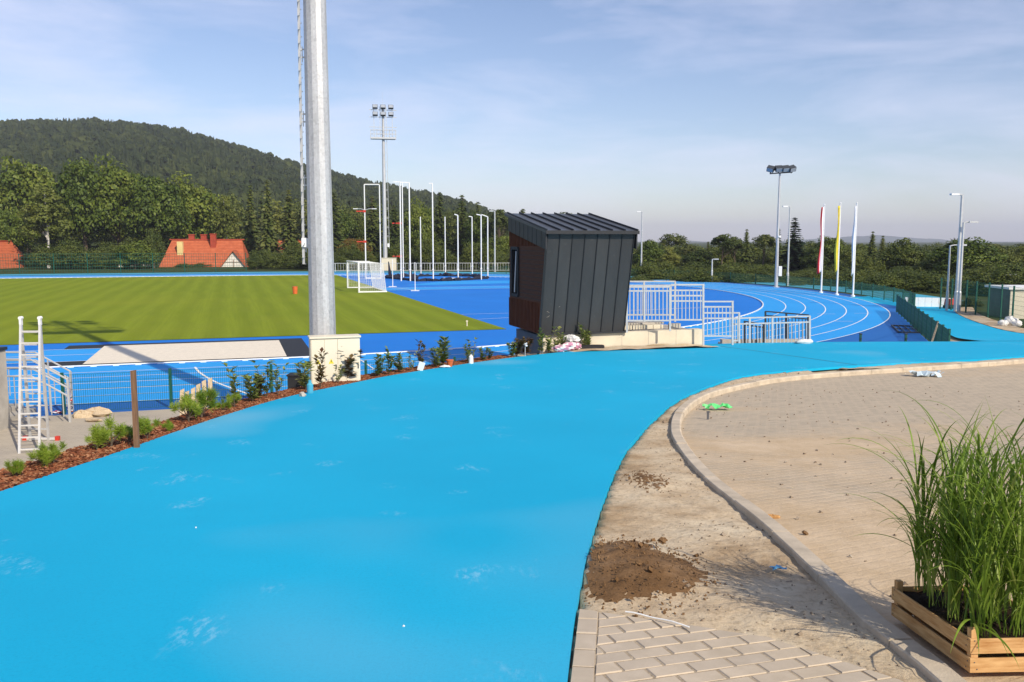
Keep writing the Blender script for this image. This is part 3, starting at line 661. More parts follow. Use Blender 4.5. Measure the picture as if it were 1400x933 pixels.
r_ = tall_mast('distant floodlight mast with platform and six lamps against the wooded hill', (fm.x, fm.y, 0), R(10), .34, .16, 23.2, 19.0, 3.6, R(-8), 3.2, .30, False)
g = MB(); g.box((.3, -1.1, .9), (2.1, .6, 1.8)); g.box((.3, -1.1, 1.83), (2.2, .7, .06)); o = g.build('mast_cabinet', M['cream']); o.location = (fm.x+.4, fm.y, 0); tag(o, 'pale electric cabinet at the foot of the distant floodlight mast', 'cabinet')
# medium mast beside the bend
mb = F(1061, 393); root = thing('floodlight_mast', 'mid-height grey mast with four dark floodlights beside the bend fence', 'floodlight mast', (mb.x, mb.y, 0), R(-8)); hz = 153/1200*mb.y
g = MB(); g.tube([(0, 0, 0), (0, 0, hz)], [.17, .08], 10); g.lathe([(.3, 0), (.3, .06), (.17, .07)], n=10); g.build('pole', M['galv'], root)
g = MB(); g.bar((-.9, 0, hz), (1.1, 0, hz+.12), .12, .1); g.build('crossarm', M['lamp'], root)
for i, (x, y) in enumerate(((-.85, -.2), (-.15, -.25), (.45, -.25), (1.0, -.2))):
    g = MB(); Mr = Matrix.Rotation(R(35), 4, 'X') @ Matrix.Rotation(R((-25, 5, 10, 25)[i]), 4, 'Z'); g.mi = 0; g.box((x, y, hz+.42), (.62, .5, .42), Mr); g.box((x, 0, hz+.18), (.1, .1, .3)); g.mi = 1; g.box(Vector((x, y, hz+.42))+Mr @ Vector((0, -.26, 0)), (.52, .02, .34), Mr); g.build('floodlight', [M['lamp'], M['lens']], root)
g = MB(); g.box((.30, -.05, 1.5), (.3, .3, .9)); g.build('switch_box', M['white'], root); g = MB(); g.tube([(.1, 0, 4.6), (.1, 0, 4.75)], .2, 8); g.build('collar', M['white'], root)
# ------------------------------------------------------------------ street lamps
def lamp(label, px, pbase, ptop, arm, armlen=None, z=0.0, tilt=0, two=False, r=.06, parts=True):
    b = F(px, pbase, z); dirs = [(-1 if arm < 0 else 1)]; h = (pbase-ptop)/1200*b.y*1.0
    root = thing('street_lamp', label, 'street lamp', b, 0, 'slim grey street lamps around the stadium')
    g = MB(); g.tube([(0, 0, 0), (0, 0, 1.2), (0, 0, 1.25), (0, 0, h)], [r*1.3, r*1.3, r, r*.75], 8); g.build('pole', M['pole_grey'], root)
    al = abs(arm)
    for sgn in ((-1, 1) if two else (1 if arm > 0 else -1,)):
        g = MB(); g.tube([(0, 0, h-.04), (sgn*al*.5, 0, h+.02+(.1 if two else 0)), (sgn*al, 0, h+(.12 if two else 0.02))], r*.6, 6); g.build('arm', M['pole_grey'], root)
        g = MB(); g.prism([(sgn*al*.85, -.11), (sgn*(al+.45), -.14), (sgn*(al+.45), .14), (sgn*al*.85, .11)], h-.03+(.1 if two else 0), h+.07+(.1 if two else 0)); g.build('lamp_head', M['white'] if arm < 0 or two else M['pole_grey'], root)
    return root
lamp('tallest lamp post of the right-hand pair by the mesh fence, arm pointing left', 1306.5, 426, 268, -.25, r=.10)
lamp('shorter lamp post with arm pointing right, just beside the tallest lamp', 1310.5, 427, 305, .35, r=.08)
lamp('thin lamp post left of the pair, standing at the end of the white hoarding', 1294, 425, 336, .5, r=.06)
lamp('slim lamp post just right of the four-lamp floodlight mast', 1076.5, 391, 284, -.25, r=.09)
lamp('lone lamp post directly behind the dark zinc booth', 876.5, 379, 291, -.2, r=.10)
lamp('low lamp post behind the bend fence, between booth and floodlight mast', 973, 386, 355, .2, r=.08)
lamp('twin-armed lamp post beyond the throwing cage', 500.5, 371, 288, 1.2, two=True, r=.08)
lamp('lamp post standing right of the throwing cage near the dark booth', 676.6, 372, 290, -.3, r=.12)
lamp('thin lamp post with arm pointing right, rising behind the white-roofed hut', 1371, 404, 376, .45, r=.035)
# ------------------------------------------------------------------ flag poles
def flag(label, px, pb, pt, mats, wid, clen, off):
    b = F(px, pb); h = (pb-pt)/1200*b.y*1.005
    root = thing('flag_pole', label, 'flag pole', b, 0, 'white flag poles on the strip outside the bend fence')
    g = MB(); g.tube([(0, 0, 0), (0, 0, h)], [.075, .045], 10); g.blob((0, 0, h+.05), .07, 1, 8, 0); g.lathe([(.16, 0), (.16, .12), (.08, .14)], n=10); g.build('pole', M['white'], root)
    g = MB(); n = 26; rows = []
    for i in range(n+1):
        t_ = i/n; z = h-.15-t_*clen; a = wid*.8*(.55+.45*math.sin(t_*9+off)*.4+.35*t_); r_ = []
        for k in range(9):
            s_ = k/8; r_.append((-.05-a*s_, .10*math.sin(s_*9+t_*5+off)*s_-.02, z-.25*s_*t_))
        rows.append(r_)
    V = np.array(rows).reshape(-1, 3); I = np.arange(len(V)).reshape(-1, 9); Q = np.stack([I[:-1, :-1], I[1:, :-1], I[1:, 1:], I[:-1, 1:]], -1)
    mi = np.tile((np.arange(8) >= 4).astype(int), n)
    o = np_obj('flag', V, Q.reshape(-1, 4), mats, root, True, mi); md = o.modifiers.new('thickness', 'SOLIDIFY'); md.thickness = .01
flag('white flag pole with limp red and white flag, leftmost of three', 1122.5, 401, 283, [M['cloth_white'], M['cloth_red']], .42, 5.2, 0)
flag('white flag pole with limp yellow flag, middle of three', 1144, 404, 281, [M['cloth_yellow'], M['cloth_yellow']], .30, 5.0, 1.7)
flag('white flag pole with limp pale flag, rightmost of three', 1166, 406, 281, [M['cloth_white'], M['cloth_white']], .26, 5.1, 3.1)
# ------------------------------------------------------------------ fences
def mesh_panel(g, p, q, z0, z1, vs, hs, wv, wh, base=None):
    p, q = Vector(p), Vector(q); L = (q-p).length; n = max(2, int(L/vs))
    for i in range(1, n):
        c = p.lerp(q, i/n); g.bar((c.x, c.y, c.z+z0), (c.x, c.y, c.z+z1), wv, wv)
    for k in range(hs+1):
        z = z0+(z1-z0)*k/hs; g.bar((p.x, p.y, p.z+z), (q.x, q.y, q.z+z), wh, wh)
def mesh_fence(label, pts, h, vs, hs, wv, wh, post=.06, mat='greenwire', extra=.06, group=None, name='mesh_fence'):
    root = thing(name, label, 'mesh fence', pts[0], 0, group); o0 = Vector(pts[0])
    for i, p in enumerate(pts):
        p = Vector(p)-o0; g = MB(); g.bar(p, p+Vector((0, 0, h+extra)), post, post)
        for z in (.2, h-.12): g.box(p+Vector((0, -post*.6, z)), (post*.6, post*.5, .05))
        g.build('post', M[mat], root)
    for i in range(len(pts)-1):
        g = MB(); mesh_panel(g, Vector(pts[i])-o0, Vector(pts[i+1])-o0, .06, h, vs, hs, wv, wh); g.build('mesh_panel', M[mat], root)
    return root
v0 = 23.68; us = [-4.05+k*2.48 for k in range(0, 8)]
mesh_fence('waist-high green mesh fence in front of the near straight, below the bark strip', [uv(u, v0) for u in us], .98, .05, 5, .0055, .007)
# bend fence on the far right and the straight one coming towards the path
bp = [(930, 383.5), (955, 385), (980, 387), (1005, 389.5), (1033, 393), (1061, 396.5), (1082, 399), (1103, 401.5), (1123.5, 404.5), (1144.5, 407), (1164, 410), (1182.5, 413), (1199, 416.5), (1215, 420), (1226, 423)]
bpts = []
for x, y in bp:
    p = F(x, y); u, v = inv(p); a = math.atan2(u, CV-v); rr_ = min(max(math.hypot(u, v-CV), 49.6), 50.3); bpts.append(uv(rr_*math.sin(a), CV-rr_*math.cos(a)))
first = inv(bpts[0]); a0 = math.atan2(first[0], CV-first[1])
pre = [uv(50*math.sin(a), CV-50*math.cos(a)) for a in np.linspace(a0+.62, a0+.05, 9)]
mesh_fence('low green mesh fence following the outside of the right bend', pre+bpts, 1.0, .11, 5, .014, .014, .07)
n = 13; fp = [Vector((*(fa+(fb-fa)*k/n), .0)) for k in range(n+1)]
mesh_fence('green mesh fence running from the path down along the side path', fp, 1.03, .06, 5, .012, .012, .07)
# short posts peeping over the path crest
for x, l in ((1176, 'short dark steel post behind the path crest near the railing'), (1238, 'short dark steel post behind the path crest near the green fence')):
    p = F(x, 477, 0); b = W(x, 471, 31.5); root = thing('bollard', l, 'post', (b.x, b.y, 0)); g = MB(); hgt = W(x, 457.5, 31.5).z; g.bar((0, 0, 0), (0, 0, hgt), .07); g.build('post', M['greenwire'], root); g = MB(); g.box((0, 0, hgt+.02), (.09, .09, .04)); g.box((0, -.05, hgt-.15), (.05, .03, .05)); g.build('cap', M['blackpaint'], root)
# leaning grey lath against the straight fence
a = fa+fd*3.3; g = MB(); g.bar((a[0]-.35, a[1]-.3, .25), (a[0]+.02, a[1], 1.05), .06, .03); tag(g.build('lath', M['board']), 'thin wooden lath leaning on the green fence near the path', 'lath')
# flat grid of dark bars on the apron
q = [F(1219, 446), F(1253, 447.5), F(1263, 456), F(1229, 455.5)]; g = MB()
for i in range(5):
    t_ = i/4; g.bar(q[0].lerp(q[1], t_)+Vector((0, 0, .04)), q[3].lerp(q[2], t_)+Vector((0, 0, .04)), .06 if i in (0, 4) else .035)
for i in range(3):
    t_ = i/2; g.bar(q[0].lerp(q[3], t_)+Vector((0, 0, .04)), q[1].lerp(q[2], t_)+Vector((0, 0, .04)), .06 if i != 1 else .035)
tag(g.build('dark_grid', M['blackpaint']), 'dark grid of bars lying flat on the blue apron beside the green fence', 'grid')
# railing and mesh on the far side
def rail_fence(label, pts, h, mat, sp, r=.05, group=None):
    root = thing('railing', label, 'railing', pts[0], 0, group); o0 = Vector(pts[0])
    for p in pts: g = MB(); q = Vector(p)-o0; g.bar(q, q+Vector((0, 0, h)), r*1.6); g.build('post', mat, root)
    for i in range(len(pts)-1):
        p, q = Vector(pts[i])-o0, Vector(pts[i+1])-o0; g = MB()
        for z in (h, .12): g.bar(p+Vector((0, 0, z)), q+Vector((0, 0, z)), r)
        n = int((q-p).length/sp)
        for k in range(1, n): c = p.lerp(q, k/n); g.bar(c+Vector((0, 0, .12)), c+Vector((0, 0, h)), r*.5)
        g.build('bar_panel', mat, root)
    return root
rail_fence('pale steel railing along the far side behind the throwing cage', [F(440+k*18.5, 371.5-.05*k+.0) for k in range(15)]+[F(715, 371.2)], 1.15, M['steel'], .35, .06)
fpts = [uv(u, 127.5+.0) for u in np.arange(-62, 6, 4.0)]
mesh_fence('tall green mesh fence on the far side in front of the houses', fpts, 2.6, .30, 6, .022, .03, .09)
# right-hand mesh fence around the hut
rp_ = [(1275, 424), (1290, 426), (1310, 430), (1323, 433), (1340, 436.5), (1357, 441), (1373, 445), (1393, 450), (1420, 456)]
mesh_fence('man-high green mesh fence between the side path and the white-roofed hut', [Vector((F(x, y, 0).x+.9, F(x, y, 0).y+.9, 0)) for x, y in rp_], 1.9, .13, 8, .008, .009, .07)
# ------------------------------------------------------------------ goal, cage, bin, small posts
gp = inv(F(492, 401)); gq = inv(F(468, 394)); gu = 10.0; gv = 72.9; root = thing('football_goal', 'white football goal with net on the edge of the grass', 'football goal', uv(gu, gv, .03), PHI)
g = MB()
for y in (0, 7.32): g.tube([(0, y, 0), (0, y, 2.44)], .075, 10)
g.build('post', M['white'], root)
g = MB(); g.tube([(0, -.07, 2.44), (0, 7.39, 2.44)], .07, 10); g.build('crossbar', M['white'], root)
g = MB()
for y in (0, 7.32): g.tube([(0, y, 2.44), (2.0, y, 2.40), (2.25, y, .04)], .025, 6); g.tube([(0, y, .04), (2.3, y, .04)], .06, 6)
g.tube([(2.3, 0, .04), (2.3, 7.32, .04)], .05, 6); g.build('net_support', M['white'], root)
g = MB(); st = .14
def netface(a, b, c, d, n, m):
    a, b, c, d = map(Vector, (a, b, c, d))
    for i in range(n+1): g.bar(a.lerp(b, i/n), d.lerp(c, i/n), .009)
    for j in range(m+1): g.bar(a.lerp(d, j/m), b.lerp(c, j/m), .009)
netface((2.0, 0, 2.38), (2.0, 7.32, 2.38), (2.25, 7.32, .05), (2.25, 0, .05), 50, 17); netface((0, 0, 2.42), (0, 7.32, 2.42), (2.0, 7.32, 2.38), (2.0, 0, 2.38), 50, 12)
for y in (0, 7.32): netface((.02, y, 2.42), (2.0, y, 2.38), (2.25, y, .05), (.02, y, .05), 14, 17)
g.build('net', M['net'], root)
cg = F(600, 381); root = thing('throwing_cage', 'tall white poles of the discus and hammer throwing cage on blue infield', 'throwing cage', (cg.x, cg.y, 0))
def cpost(px, pb, pt, rr=.065, arm=0, armz=0):
    b = F(px, pb)-Vector((cg.x, cg.y, 0)); h = (pb-pt)/1200*(b.y+cg.y); g = MB(); g.tube([b, b+Vector((0, 0, h))], rr, 8); g.box(b+Vector((0, 0, 1.2)), (.2, .2, .1))
    if arm: g.bar(b+Vector((0, 0, h)), b+Vector((arm, 0, h+armz)), .1)
    g.build('pole', M['white'], root); return b, h
p1, h1 = cpost(500.3, 382, 254.5, .065); p2, h2 = cpost(520.8, 382, 255, .065)
cpost(548.6, 384.5, 251, .075, -.7, .0); cpost(551.6, 381, 251, .065); p3, h3 = cpost(561, 384.5, 252, .075, -1.0, .05); cpost(592.4, 384, 253, .075, -.35)
for a in ((575.6, 377.5, 297.5), (609, 377.5, 297.5), (645.7, 377.5, 297.5, .065, -.4, .05), (626.4, 384, 295.5, .07, -.35, .1), (658, 382.5, 295.5, .07, -.5, .1), (667, 381.5, 297.5, .07, -.7, .25)): cpost(*a)
g = MB(); g.tube([p1+Vector((0, 0, h1)), p2+Vector((0, 0, h1))], .07, 8); g.tube([p1+Vector((0, 0, .1)), p2+Vector((0, 0, .1))], .09, 8); g.build('gate_bar', M['white'], root)
g = MB()
for px, z in ((500.3, 7.5), (500.3, 4.2), (548.6, 6.2), (548.6, 2.6)): b = F(px, 383)-Vector((cg.x, cg.y, 0)); g.box(b+Vector((-.02, -.1, z)), (.3, .2, .25)); g.box(b+Vector((-.5, -.1, z)), (.8, .06, .12))
g.build('marker', M['red'], root)
g = MB(); cc = [F(530, 381), F(570, 385), F(620, 384.5), (F(668, 381.5)), F(645, 378.5), F(600, 377.8), F(545, 379)]
for i in range(len(cc)):
    a, b = cc[i]-Vector((cg.x, cg.y, 0)), cc[(i+1) % 7]-Vector((cg.x, cg.y, 0)); N = 14
    pts = [a.lerp(b, k/N)+Vector((random.uniform(-.15, .15), random.uniform(-.3, .3), random.uniform(.03, .2))) for k in range(N+1)]; g.tube(pts, [random.uniform(.1, .32) for _ in pts], 6)
for px, pt in ((529.5, 358), (557.5, 357)):
    a = F(px+14, 381)-Vector((cg.x, cg.y, 0)); b = F(px+2, 381)-Vector((cg.x, cg.y, 0)); b.z = (381-pt)/1200*(b.y+cg.y)
    m = a.lerp(b, .35)+Vector((-.5, 0, -.3)); g.tube([a, m, b], [.3, .22, .05], 6)
g.build('net', M['netdark'], root)
g = MB(); b = F(630, 381)-Vector((cg.x, cg.y, 0)); g.prism([(b.x-2, b.y-.6), (b.x+2.2, b.y-.4), (b.x+2.2, b.y+.5), (b.x-2, b.y+.7)], .02, .06); g.build('cover_sheet', M['kerbwhite'], root)
for px, pb, pt, l in ((537, 392.5, 355, 'thin white net post behind the goal, the farther of two'), (567.6, 398, 359, 'thin white net post on infield edge right of the goal, the nearer of two')):
    b = F(px, pb); root = thing('net_post', l, 'post', b); h = (pb-pt)/1200*b.y; g = MB(); g.tube([(0, 0, 0), (0, 0, h)], .035, 6); g.build('post', M['white'], root); g = MB(); g.prism([(-.35, -.25), (.35, -.25), (.35, .25), (-.35, .25)], 0, .05); g.build('foot', M['white'], root)
b = F(403.5, 402, .03); g = MB(); g.mi = 0; k = b.y/1200; g.lathe([(3*k, 0), (3.5*k, 6*k), (3.6*k, 10*k), (3.9*k, 10.2*k)], n=14); o = g.build('bin', M['orange']); o.location = b; tag(o, 'orange drum standing on the grass field left of the mast', 'drum')
b = F(638.5, 446, .03); g = MB(); g.tube([(0, 0, 0), (0, 0, .22)], .03, 6); g.box((0, 0, .25), (.1, .05, .06)); o = g.build('marker_peg', M['cream']); o.location = b; tag(o, 'tiny pale marker peg in the grass near the field corner', 'peg')
# ------------------------------------------------------------------ booth with zinc shell
P0 = W(738, 457, 25.7); zb = P0.z; bw_, bd_, ov = 2.72, 2.95, .62
root = thing('commentator_booth', 'dark zinc-clad booth with pent roof and stained wood side, leaning over the path', 'booth', (P0.x, P0.y, zb), PHI)
ht = 2.93; hb = 3.50                                                 # shell height at the near and far side
def zr(v): return ht+(hb-ht)*(v+ov)/(bd_+ov)
g = MB()                                                              # near leaning wall
g.hexa([(0, 0, 0), (bw_, 0, 0), (bw_, .12, 0), (0, .12, 0)], [(0, -ov, ht), (bw_, -ov, ht), (bw_, -ov+.12, ht+.02), (0, -ov+.12, ht+.02)]); wall = g.build('zinc_wall', M['zinc'], root)
g = MB()
for i in range(8):
    x = i*bw_/7; x = min(max(x, .012), bw_-.012); g.bar((x, -.012, 0), (x, -ov-.012, ht), .022, .03, up=(0, 1, 0))
g.build('seam', M['zinc_seam'], wall)
g = MB()
for x, z, a, l_ in ((.16, .66, .4, .06), (.20, .63, .2, .05), (.17, .50, .25, .08), (.22, .52, .6, .05), (.52, .80, .3, .05)):
    y = -ov*z/ht-.006; g.bar((x, y, z), (x+l_*math.cos(a), y-ov/ht*l_*math.sin(a), z+l_*math.sin(a)), .012, .004)
g.build('scratch', M['concrete'], wall)
g = MB(); g.box((bw_/2, -.02, -.015), (bw_+.06, .12, .05)); g.build('drip_edge', M['zinc_seam'], wall)
g = MB(); q0 = (-.07, -ov-.1); sl_ = (hb-ht)/(bd_+ov)                 # roof plate
def rz_(v): return zr(v)+.03
g.hexa([(-.07, -ov-.12, rz_(-ov-.12)), (bw_+.07, -ov-.12, rz_(-ov-.12)), (bw_+.07, bd_+.06, rz_(bd_+.06)), (-.16, bd_+.06, rz_(bd_+.06))],
       [(-.07, -ov-.12, rz_(-ov-.12)+.07), (bw_+.07, -ov-.12, rz_(-ov-.12)+.07), (bw_+.07, bd_+.06, rz_(bd_+.06)+.07), (-.16, bd_+.06, rz_(bd_+.06)+.07)]); roof = g.build('roof', M['zinc_roof'], root)
g = MB()
for i in range(8):
    x = -.055+i*(bw_+.11)/7; g.bar((x, -ov-.125, rz_(-ov-.12)+.095), (x, bd_+.065, rz_(bd_+.06)+.095), .022, .05)
g.build('roof_seam', M['zinc_seam'], roof)
g = MB(); g.bar((-.09, -ov-.135, rz_(-ov-.12)+.03), (bw_+.09, -ov-.135, rz_(-ov-.12)+.03), .03, .10); g.build('gutter_edge', M['zinc_seam'], roof)
# fascia of vertical zinc strips below the verge on the wooded side
for xs_, nm in ((-.05, 'fascia'), (bw_+.05, 'fascia')):
    g = MB()
    for i in range(9):
        v_a = -ov-.05+i*(bd_+ov)/9; v_b = v_a+(bd_+ov)/9-.03; g.hexa([(xs_-.02, v_a, zr(v_a)-.44), (xs_+.02, v_a, zr(v_a)-.44), (xs_+.02, v_b, zr(v_b)-.44), (xs_-.02, v_b, zr(v_b)-.44)], [(xs_-.02, v_a, zr(v_a)+.03), (xs_+.02, v_a, zr(v_a)+.03), (xs_+.02, v_b, zr(v_b)+.03), (xs_-.02, v_b, zr(v_b)+.03)])
    g.build(nm, M['zinc_seam'], root)
# side walls of stained timber: board bands above, beside and below the window
def lean(z): return -ov*z/ht
def sidewall(x0, x1, nm, win):
    w0, w1, z0, z1 = 1.98, 2.62, 1.02, 2.50
    g = MB()
    def slab(va, vb, za, zb_, mi, lo=None):
        g.mi = mi; y0 = (lambda z: lean(z)+.12) if va is None else (lambda z: va)
        g.hexa([(x0, y0(za), za), (x1, y0(za), za), (x1, vb, za), (x0, vb, za)], [(x0, y0(zb_), zb_), (x1, y0(zb_), zb_), (x1, vb, zb_), (x0, vb, zb_)])
    slab(None, bd_, 0.0, .93, 0)
    if win: slab(None, w0, .93, 2.55, 1); slab(w1, bd_, .93, 2.55, 1); slab(w0, w1, .93, z0, 1); slab(w0, w1, z1, 2.55, 1)
    else: slab(None, bd_, .93, 2.55, 1)
    g.mi = 0; y = lean(2.55)+.12; g.hexa([(x0, y, 2.55), (x1, y, 2.55), (x1, bd_, 2.55), (x0, bd_, 2.55)], [(x0, lean(ht)+.12, zr(-ov)-.0), (x1, lean(ht)+.12, zr(-ov)-.0), (x1, bd_, zr(bd_)), (x0, bd_, zr(bd_))])
    wl = g.build(nm, [M['larch'], M['larch_h']], root)
    g = MB(); sgn = -1 if x0 < 1 else 1; xo = (x0 if sgn < 0 else x1)+sgn*.012
    for k in range(22):                                               # board joints as thin battens
        v_ = .12+k*(bd_-.14)/21
        g.bar((xo, max(v_, lean(.05)+.14), .02), (xo, max(v_, lean(.9)+.14), .91), .055, .02, up=(1, 0, 0))
    for k in range(24):
        v_ = -.35+k*(bd_+.3)/23
        if v_ > lean(2.7)+.13: g.bar((xo, v_, 2.57), (xo, v_, zr(v_)-.45 if zr(v_)-.45 > 2.7 else 2.72), .055, .02, up=(1, 0, 0))
    g.build('cladding', M['larch'], wl); g = MB()
    for k in range(12):                                               # shadow gaps between the horizontal boards
        z = 1.0+k*.13; va = lean(z)+.14
        for p_, q_ in ([(va, w0-.05), (w1+.05, bd_-.02)] if win and z < z1 else [(va, bd_-.02)]): g.bar((xo+.006*(-sgn), p_, z), (xo+.006*(-sgn), q_, z), .014, .014)
    g.build('board_gap', M['black'], wl)
    if win:
        g = MB()
        for p, q in (((w0, z0), (w0, z1)), ((w1, z0), (w1, z1)), ((w0, z0), (w1, z0)), ((w0, z1), (w1, z1))): g.bar((x0-.015, p[0], p[1]), (x0-.015, q[0], q[1]), .08, .09)
        wn = g.build('window', M['black'], root)
        g = MB(); g.box((x0+.05, (w0+w1)/2, (z0+z1)/2), (.02, w1-w0, z1-z0)); g.build('pane', M['glass'], wn)
        g = MB(); g.bar((x0-.10, w0+.12, z0+.1), (x0-.02, w0+.2, z1-.1), .03, .05); g.build('sash', M['steel'], wn)
sidewall(0.0, .1, 'timber_wall', True); sidewall(bw_-.1, bw_, 'timber_wall', False)
g = MB(); g.hexa([(.1, bd_-.1, 0), (bw_-.1, bd_-.1, 0), (bw_-.1, bd_, 0), (.1, bd_, 0)], [(.1, bd_-.1, hb-.1), (bw_-.1, bd_-.1, hb-.1), (bw_-.1, bd_, hb), (.1, bd_, hb)]); g.build('front_wall', M['larch'], root)
g = MB(); g.box((bw_/2, bd_/2+.05, .05), (bw_-.2, bd_-.15, .08)); g.build('floor', M['plinth_dark'], root)
# plinth and terrace wall
root2 = thing('concrete_plinth', 'pale concrete base wall under the dark booth, running right to the steps', 'plinth', (P0.x, P0.y, 0), PHI)
g = MB(); g.mi = 0; g.hexa([(.12, .03, -.2), (5.42, .03, -.2), (5.42, .33, -.2), (.12, .33, -.2)], [(.12, .03, zb-.02), (5.42, .03, zb-.02), (5.42, .33, zb-.02), (.12, .33, zb-.02)])
o = g.build('wall', M['pale_concrete'], root2)
g = MB()
for x in (1.3, 2.66, 3.55, 4.5): g.box((x, .028, zb/2), (.012, .006, zb))
g.build('joint', M['concrete'], o)
g = MB(); g.box((1.42, 1.7, zb/2-.1), (2.35, 2.6, zb-.05)); g.build('base_block', M['plinth_dark'], root2)  # shaded side of the concrete base, its shade given by the dark colour
g = MB(); g.box((4.1, 1.4, zb/2-.06), (2.6, 2.1, zb-.06)); g.build('terrace_slab', M['concrete'], root2)
g = MB(); 
for i in range(4): g.box((3.02+i*.36, .62, zb+.055), (.34, .34, .13))
g.build('kerb_block', M['pale_concrete'], root2)
g = MB(); g.box((2.98+1.6, .30, zb+.06), (.34, .2, .20)); g.box((3.6, .9, zb+.15), (1.6, .5, .05)); g.build('cover_slab', M['concrete'], root2)
# ------------------------------------------------------------------ railings beside the booth
def panel(name, label, px0, px1, ytop, ymid, ybot, yfoot, y, posts, nb, extra=(), mat='steel', slope=0, group='galvanised railings on the terrace and steps', th=.045, y2=None):
    y2 = y2 or y; a = W(px0, ytop, y); root = thing(name, label, 'railing', (a.x, a.y, 0), 0, group); o0 = Vector((a.x, a.y, 0))
    def P(px, py): t_ = (px-px0)/(px1-px0); return W(px, py+slope*t_, y+(y2-y)*t_)-o0
    for yy in (ytop, ymid, ybot)+tuple(extra): g = MB(); g.bar(P(px0, yy), P(px1, yy), th*.8, th); g.build('rail', M[mat], root)
    for x, yf in posts: g = MB(); g.bar(P(x, ytop), P(x, yf), th*1.25); g.build('post', M[mat], root)
    g = MB()
    for i in range(1, nb): x = px0+(px1-px0)*i/nb; g.bar(P(x, ymid), P(x, ybot), th*.5)
    g.build('baluster', M[mat], root); return root
panel('railing', 'galvanised railing on the pale wall right beside the dark booth', 856, 916.5, 392.5, 398, 438.5, 455, 26.45, ((857, 455), (881, 440), (916, 453)), 12)
panel('railing', 'rear galvanised railing showing above the one beside the booth', 850, 923.5, 385, 390.5, 430.7, 440, 28.6, ((880.5, 440), (923, 440)), 13)
panel('railing', 'galvanised railing panel above the right end of the pale wall', 917, 963, 389.5, 397.2, 437.5, 470, 26.95, ((961.5, 475),), 9, (404.5, 411.8))
panel('railing', 'lower galvanised railing panel, first step down from the pale wall', 962, 1003, 412.5, 419.7, 459.6, 474, 27.4, ((1001.5, 475),), 8, (428, 435.5))
panel('railing', 'small galvanised railing end, lowest of the stepped panels', 1002, 1011.5, 428, 436, 466, 476, 28.2, ((1010.5, 478),), 3)
panel('railing', 'long sloping galvanised handrail at the head of the steps above the track', 1000, 1108, 435.5, 443.5, 474, 478, 28.4, ((1025, 480), (1056, 480), (1107, 480)), 21, slope=-3)
panel('railing', 'handrail on the far side of the steps, its shadow side coloured dark', 1046, 1106, 426, 431.5, 466, 480, 31.5, ((1046.5, 480), (1075, 480), (1105, 480)), 13, slope=5, mat='blackpaint')  # shade on the far rail is put in as near-black paint
panel('railing', 'short handrail between the galvanised rails of the steps, its shade coloured dark', 1017, 1045, 439.5, 444, 470, 480, 30.2, ((1018, 480), (1044, 480)), 8, slope=4, mat='blackpaint')  # dark colour stands for the shadow side of this rail too
# steps below those rails
g = MB(); c0 = W(1050, 470, 29.6)
for i in range(6):
    g.box((c0.x, 30.6+i*.32, .78-.14*i-.2), (2.7, .33, .5))
tag(g.build('stairs', M['concrete']), 'concrete steps going down to the track between the handrails', 'stairs')
b = W(1099, 470, 28.0); g = MB(); g.blob((0, 0, .06), .16, 3, 10, .3, (1.7, 1, .55)); o = g.build('sack', M['sack'], smooth=True); o.location = (b.x, b.y, float(Zp(b.y))); tag(o, 'white crumpled bag lying at the foot of the long handrail', 'bag')
# ------------------------------------------------------------------ cabinet, box, stake, boards, ladder, stairs on the left
A = W(426, 535, 18.1); B = W(493, 522, 18.42); wdt = (Vector(B[:2])-Vector(A[:2])).length; rz = math.atan2(B.y-A.y, B.x-A.x)
root = thing('electric_cabinet', 'cream electric cabinet with three doors at the foot of the thick mast', 'cabinet', (A.x, A.y, 1.02), rz); hc = W(426, 463.5, 18.1).z-1.02
g = MB(); g.box((wdt/2, .17, hc/2), (wdt, .34, hc)); g.build('body', M['cream'], root, bevel=.006)
g = MB(); g.box((wdt/2, .16, hc+.018), (wdt+.04, .40, .035)); g.build('roof', M['cream'], root)
for i, (xa, xb) in enumerate(((.015, .27), (.28, .535), (.545, wdt/.98-.015 if wdt < .9 else .985))):
    xa *= wdt/1.0; xb = min(xb*wdt, wdt-.012); g = MB(); g.box(((xa+xb)/2, -.007, hc/2), (xb-xa, .014, hc-.05)); d = g.build('door', M['cream'], root, bevel=.003)
    cx = (xa+xb)/2; zc = hc*.60
    g = MB(); g.quad((cx-.055, -.0165, zc-.05), (cx+.055, -.0165, zc-.05), (cx, -.0165, zc+.055)); g.build('warning_sign', M['cloth_yellow'], d)
    g = MB(); g.box((xb-.03, -.02, hc*.5), (.02, .014, .1)); g.build('handle', M['blackpaint'], d)
    g = MB(); g.quad((cx-.008, -.018, zc+.025), (cx+.012, -.018, zc+.025), (cx-.002, -.018, zc+.0)); g.quad((cx-.006, -.0181, zc+.006), (cx+.013, -.0181, zc+.006), (cx-.004, -.0181, zc-.033)); g.build('bolt_mark', M['blackpaint'], d)
b = W(406, 530, 17.9); g = MB(); g.box((0, 0, .2), (.30, .3, .55)); g.box((0, 0, .49), (.34, .34, .03)); o = g.build('foundation_box', M['black']); o.location = (b.x, b.y, b.z-.22); tag(o, 'black box half sunk in bark just left of the cream cabinet', 'box')
b = G(187, 612); tp = W(187, 507, b.y); g = MB(); hh = tp.z-b.z; g.hexa([(-.026, -.022, -.15), (.028, -.022, -.15), (.028, .022, -.15), (-.026, .022, -.15)], [(-.024, -.020, hh), (.030, -.018, hh+.01), (.028, .022, hh+.004), (-.022, .02, hh-.006)]); o = g.build('stake', M['stake']); o.location = b; tag(o, 'brown wooden stake standing upright in the bark strip', 'stake')
b = F(262, 597); root = thing('pallet', 'broken board pallet leaning upright behind the little pines', 'pallet', b, R(16))
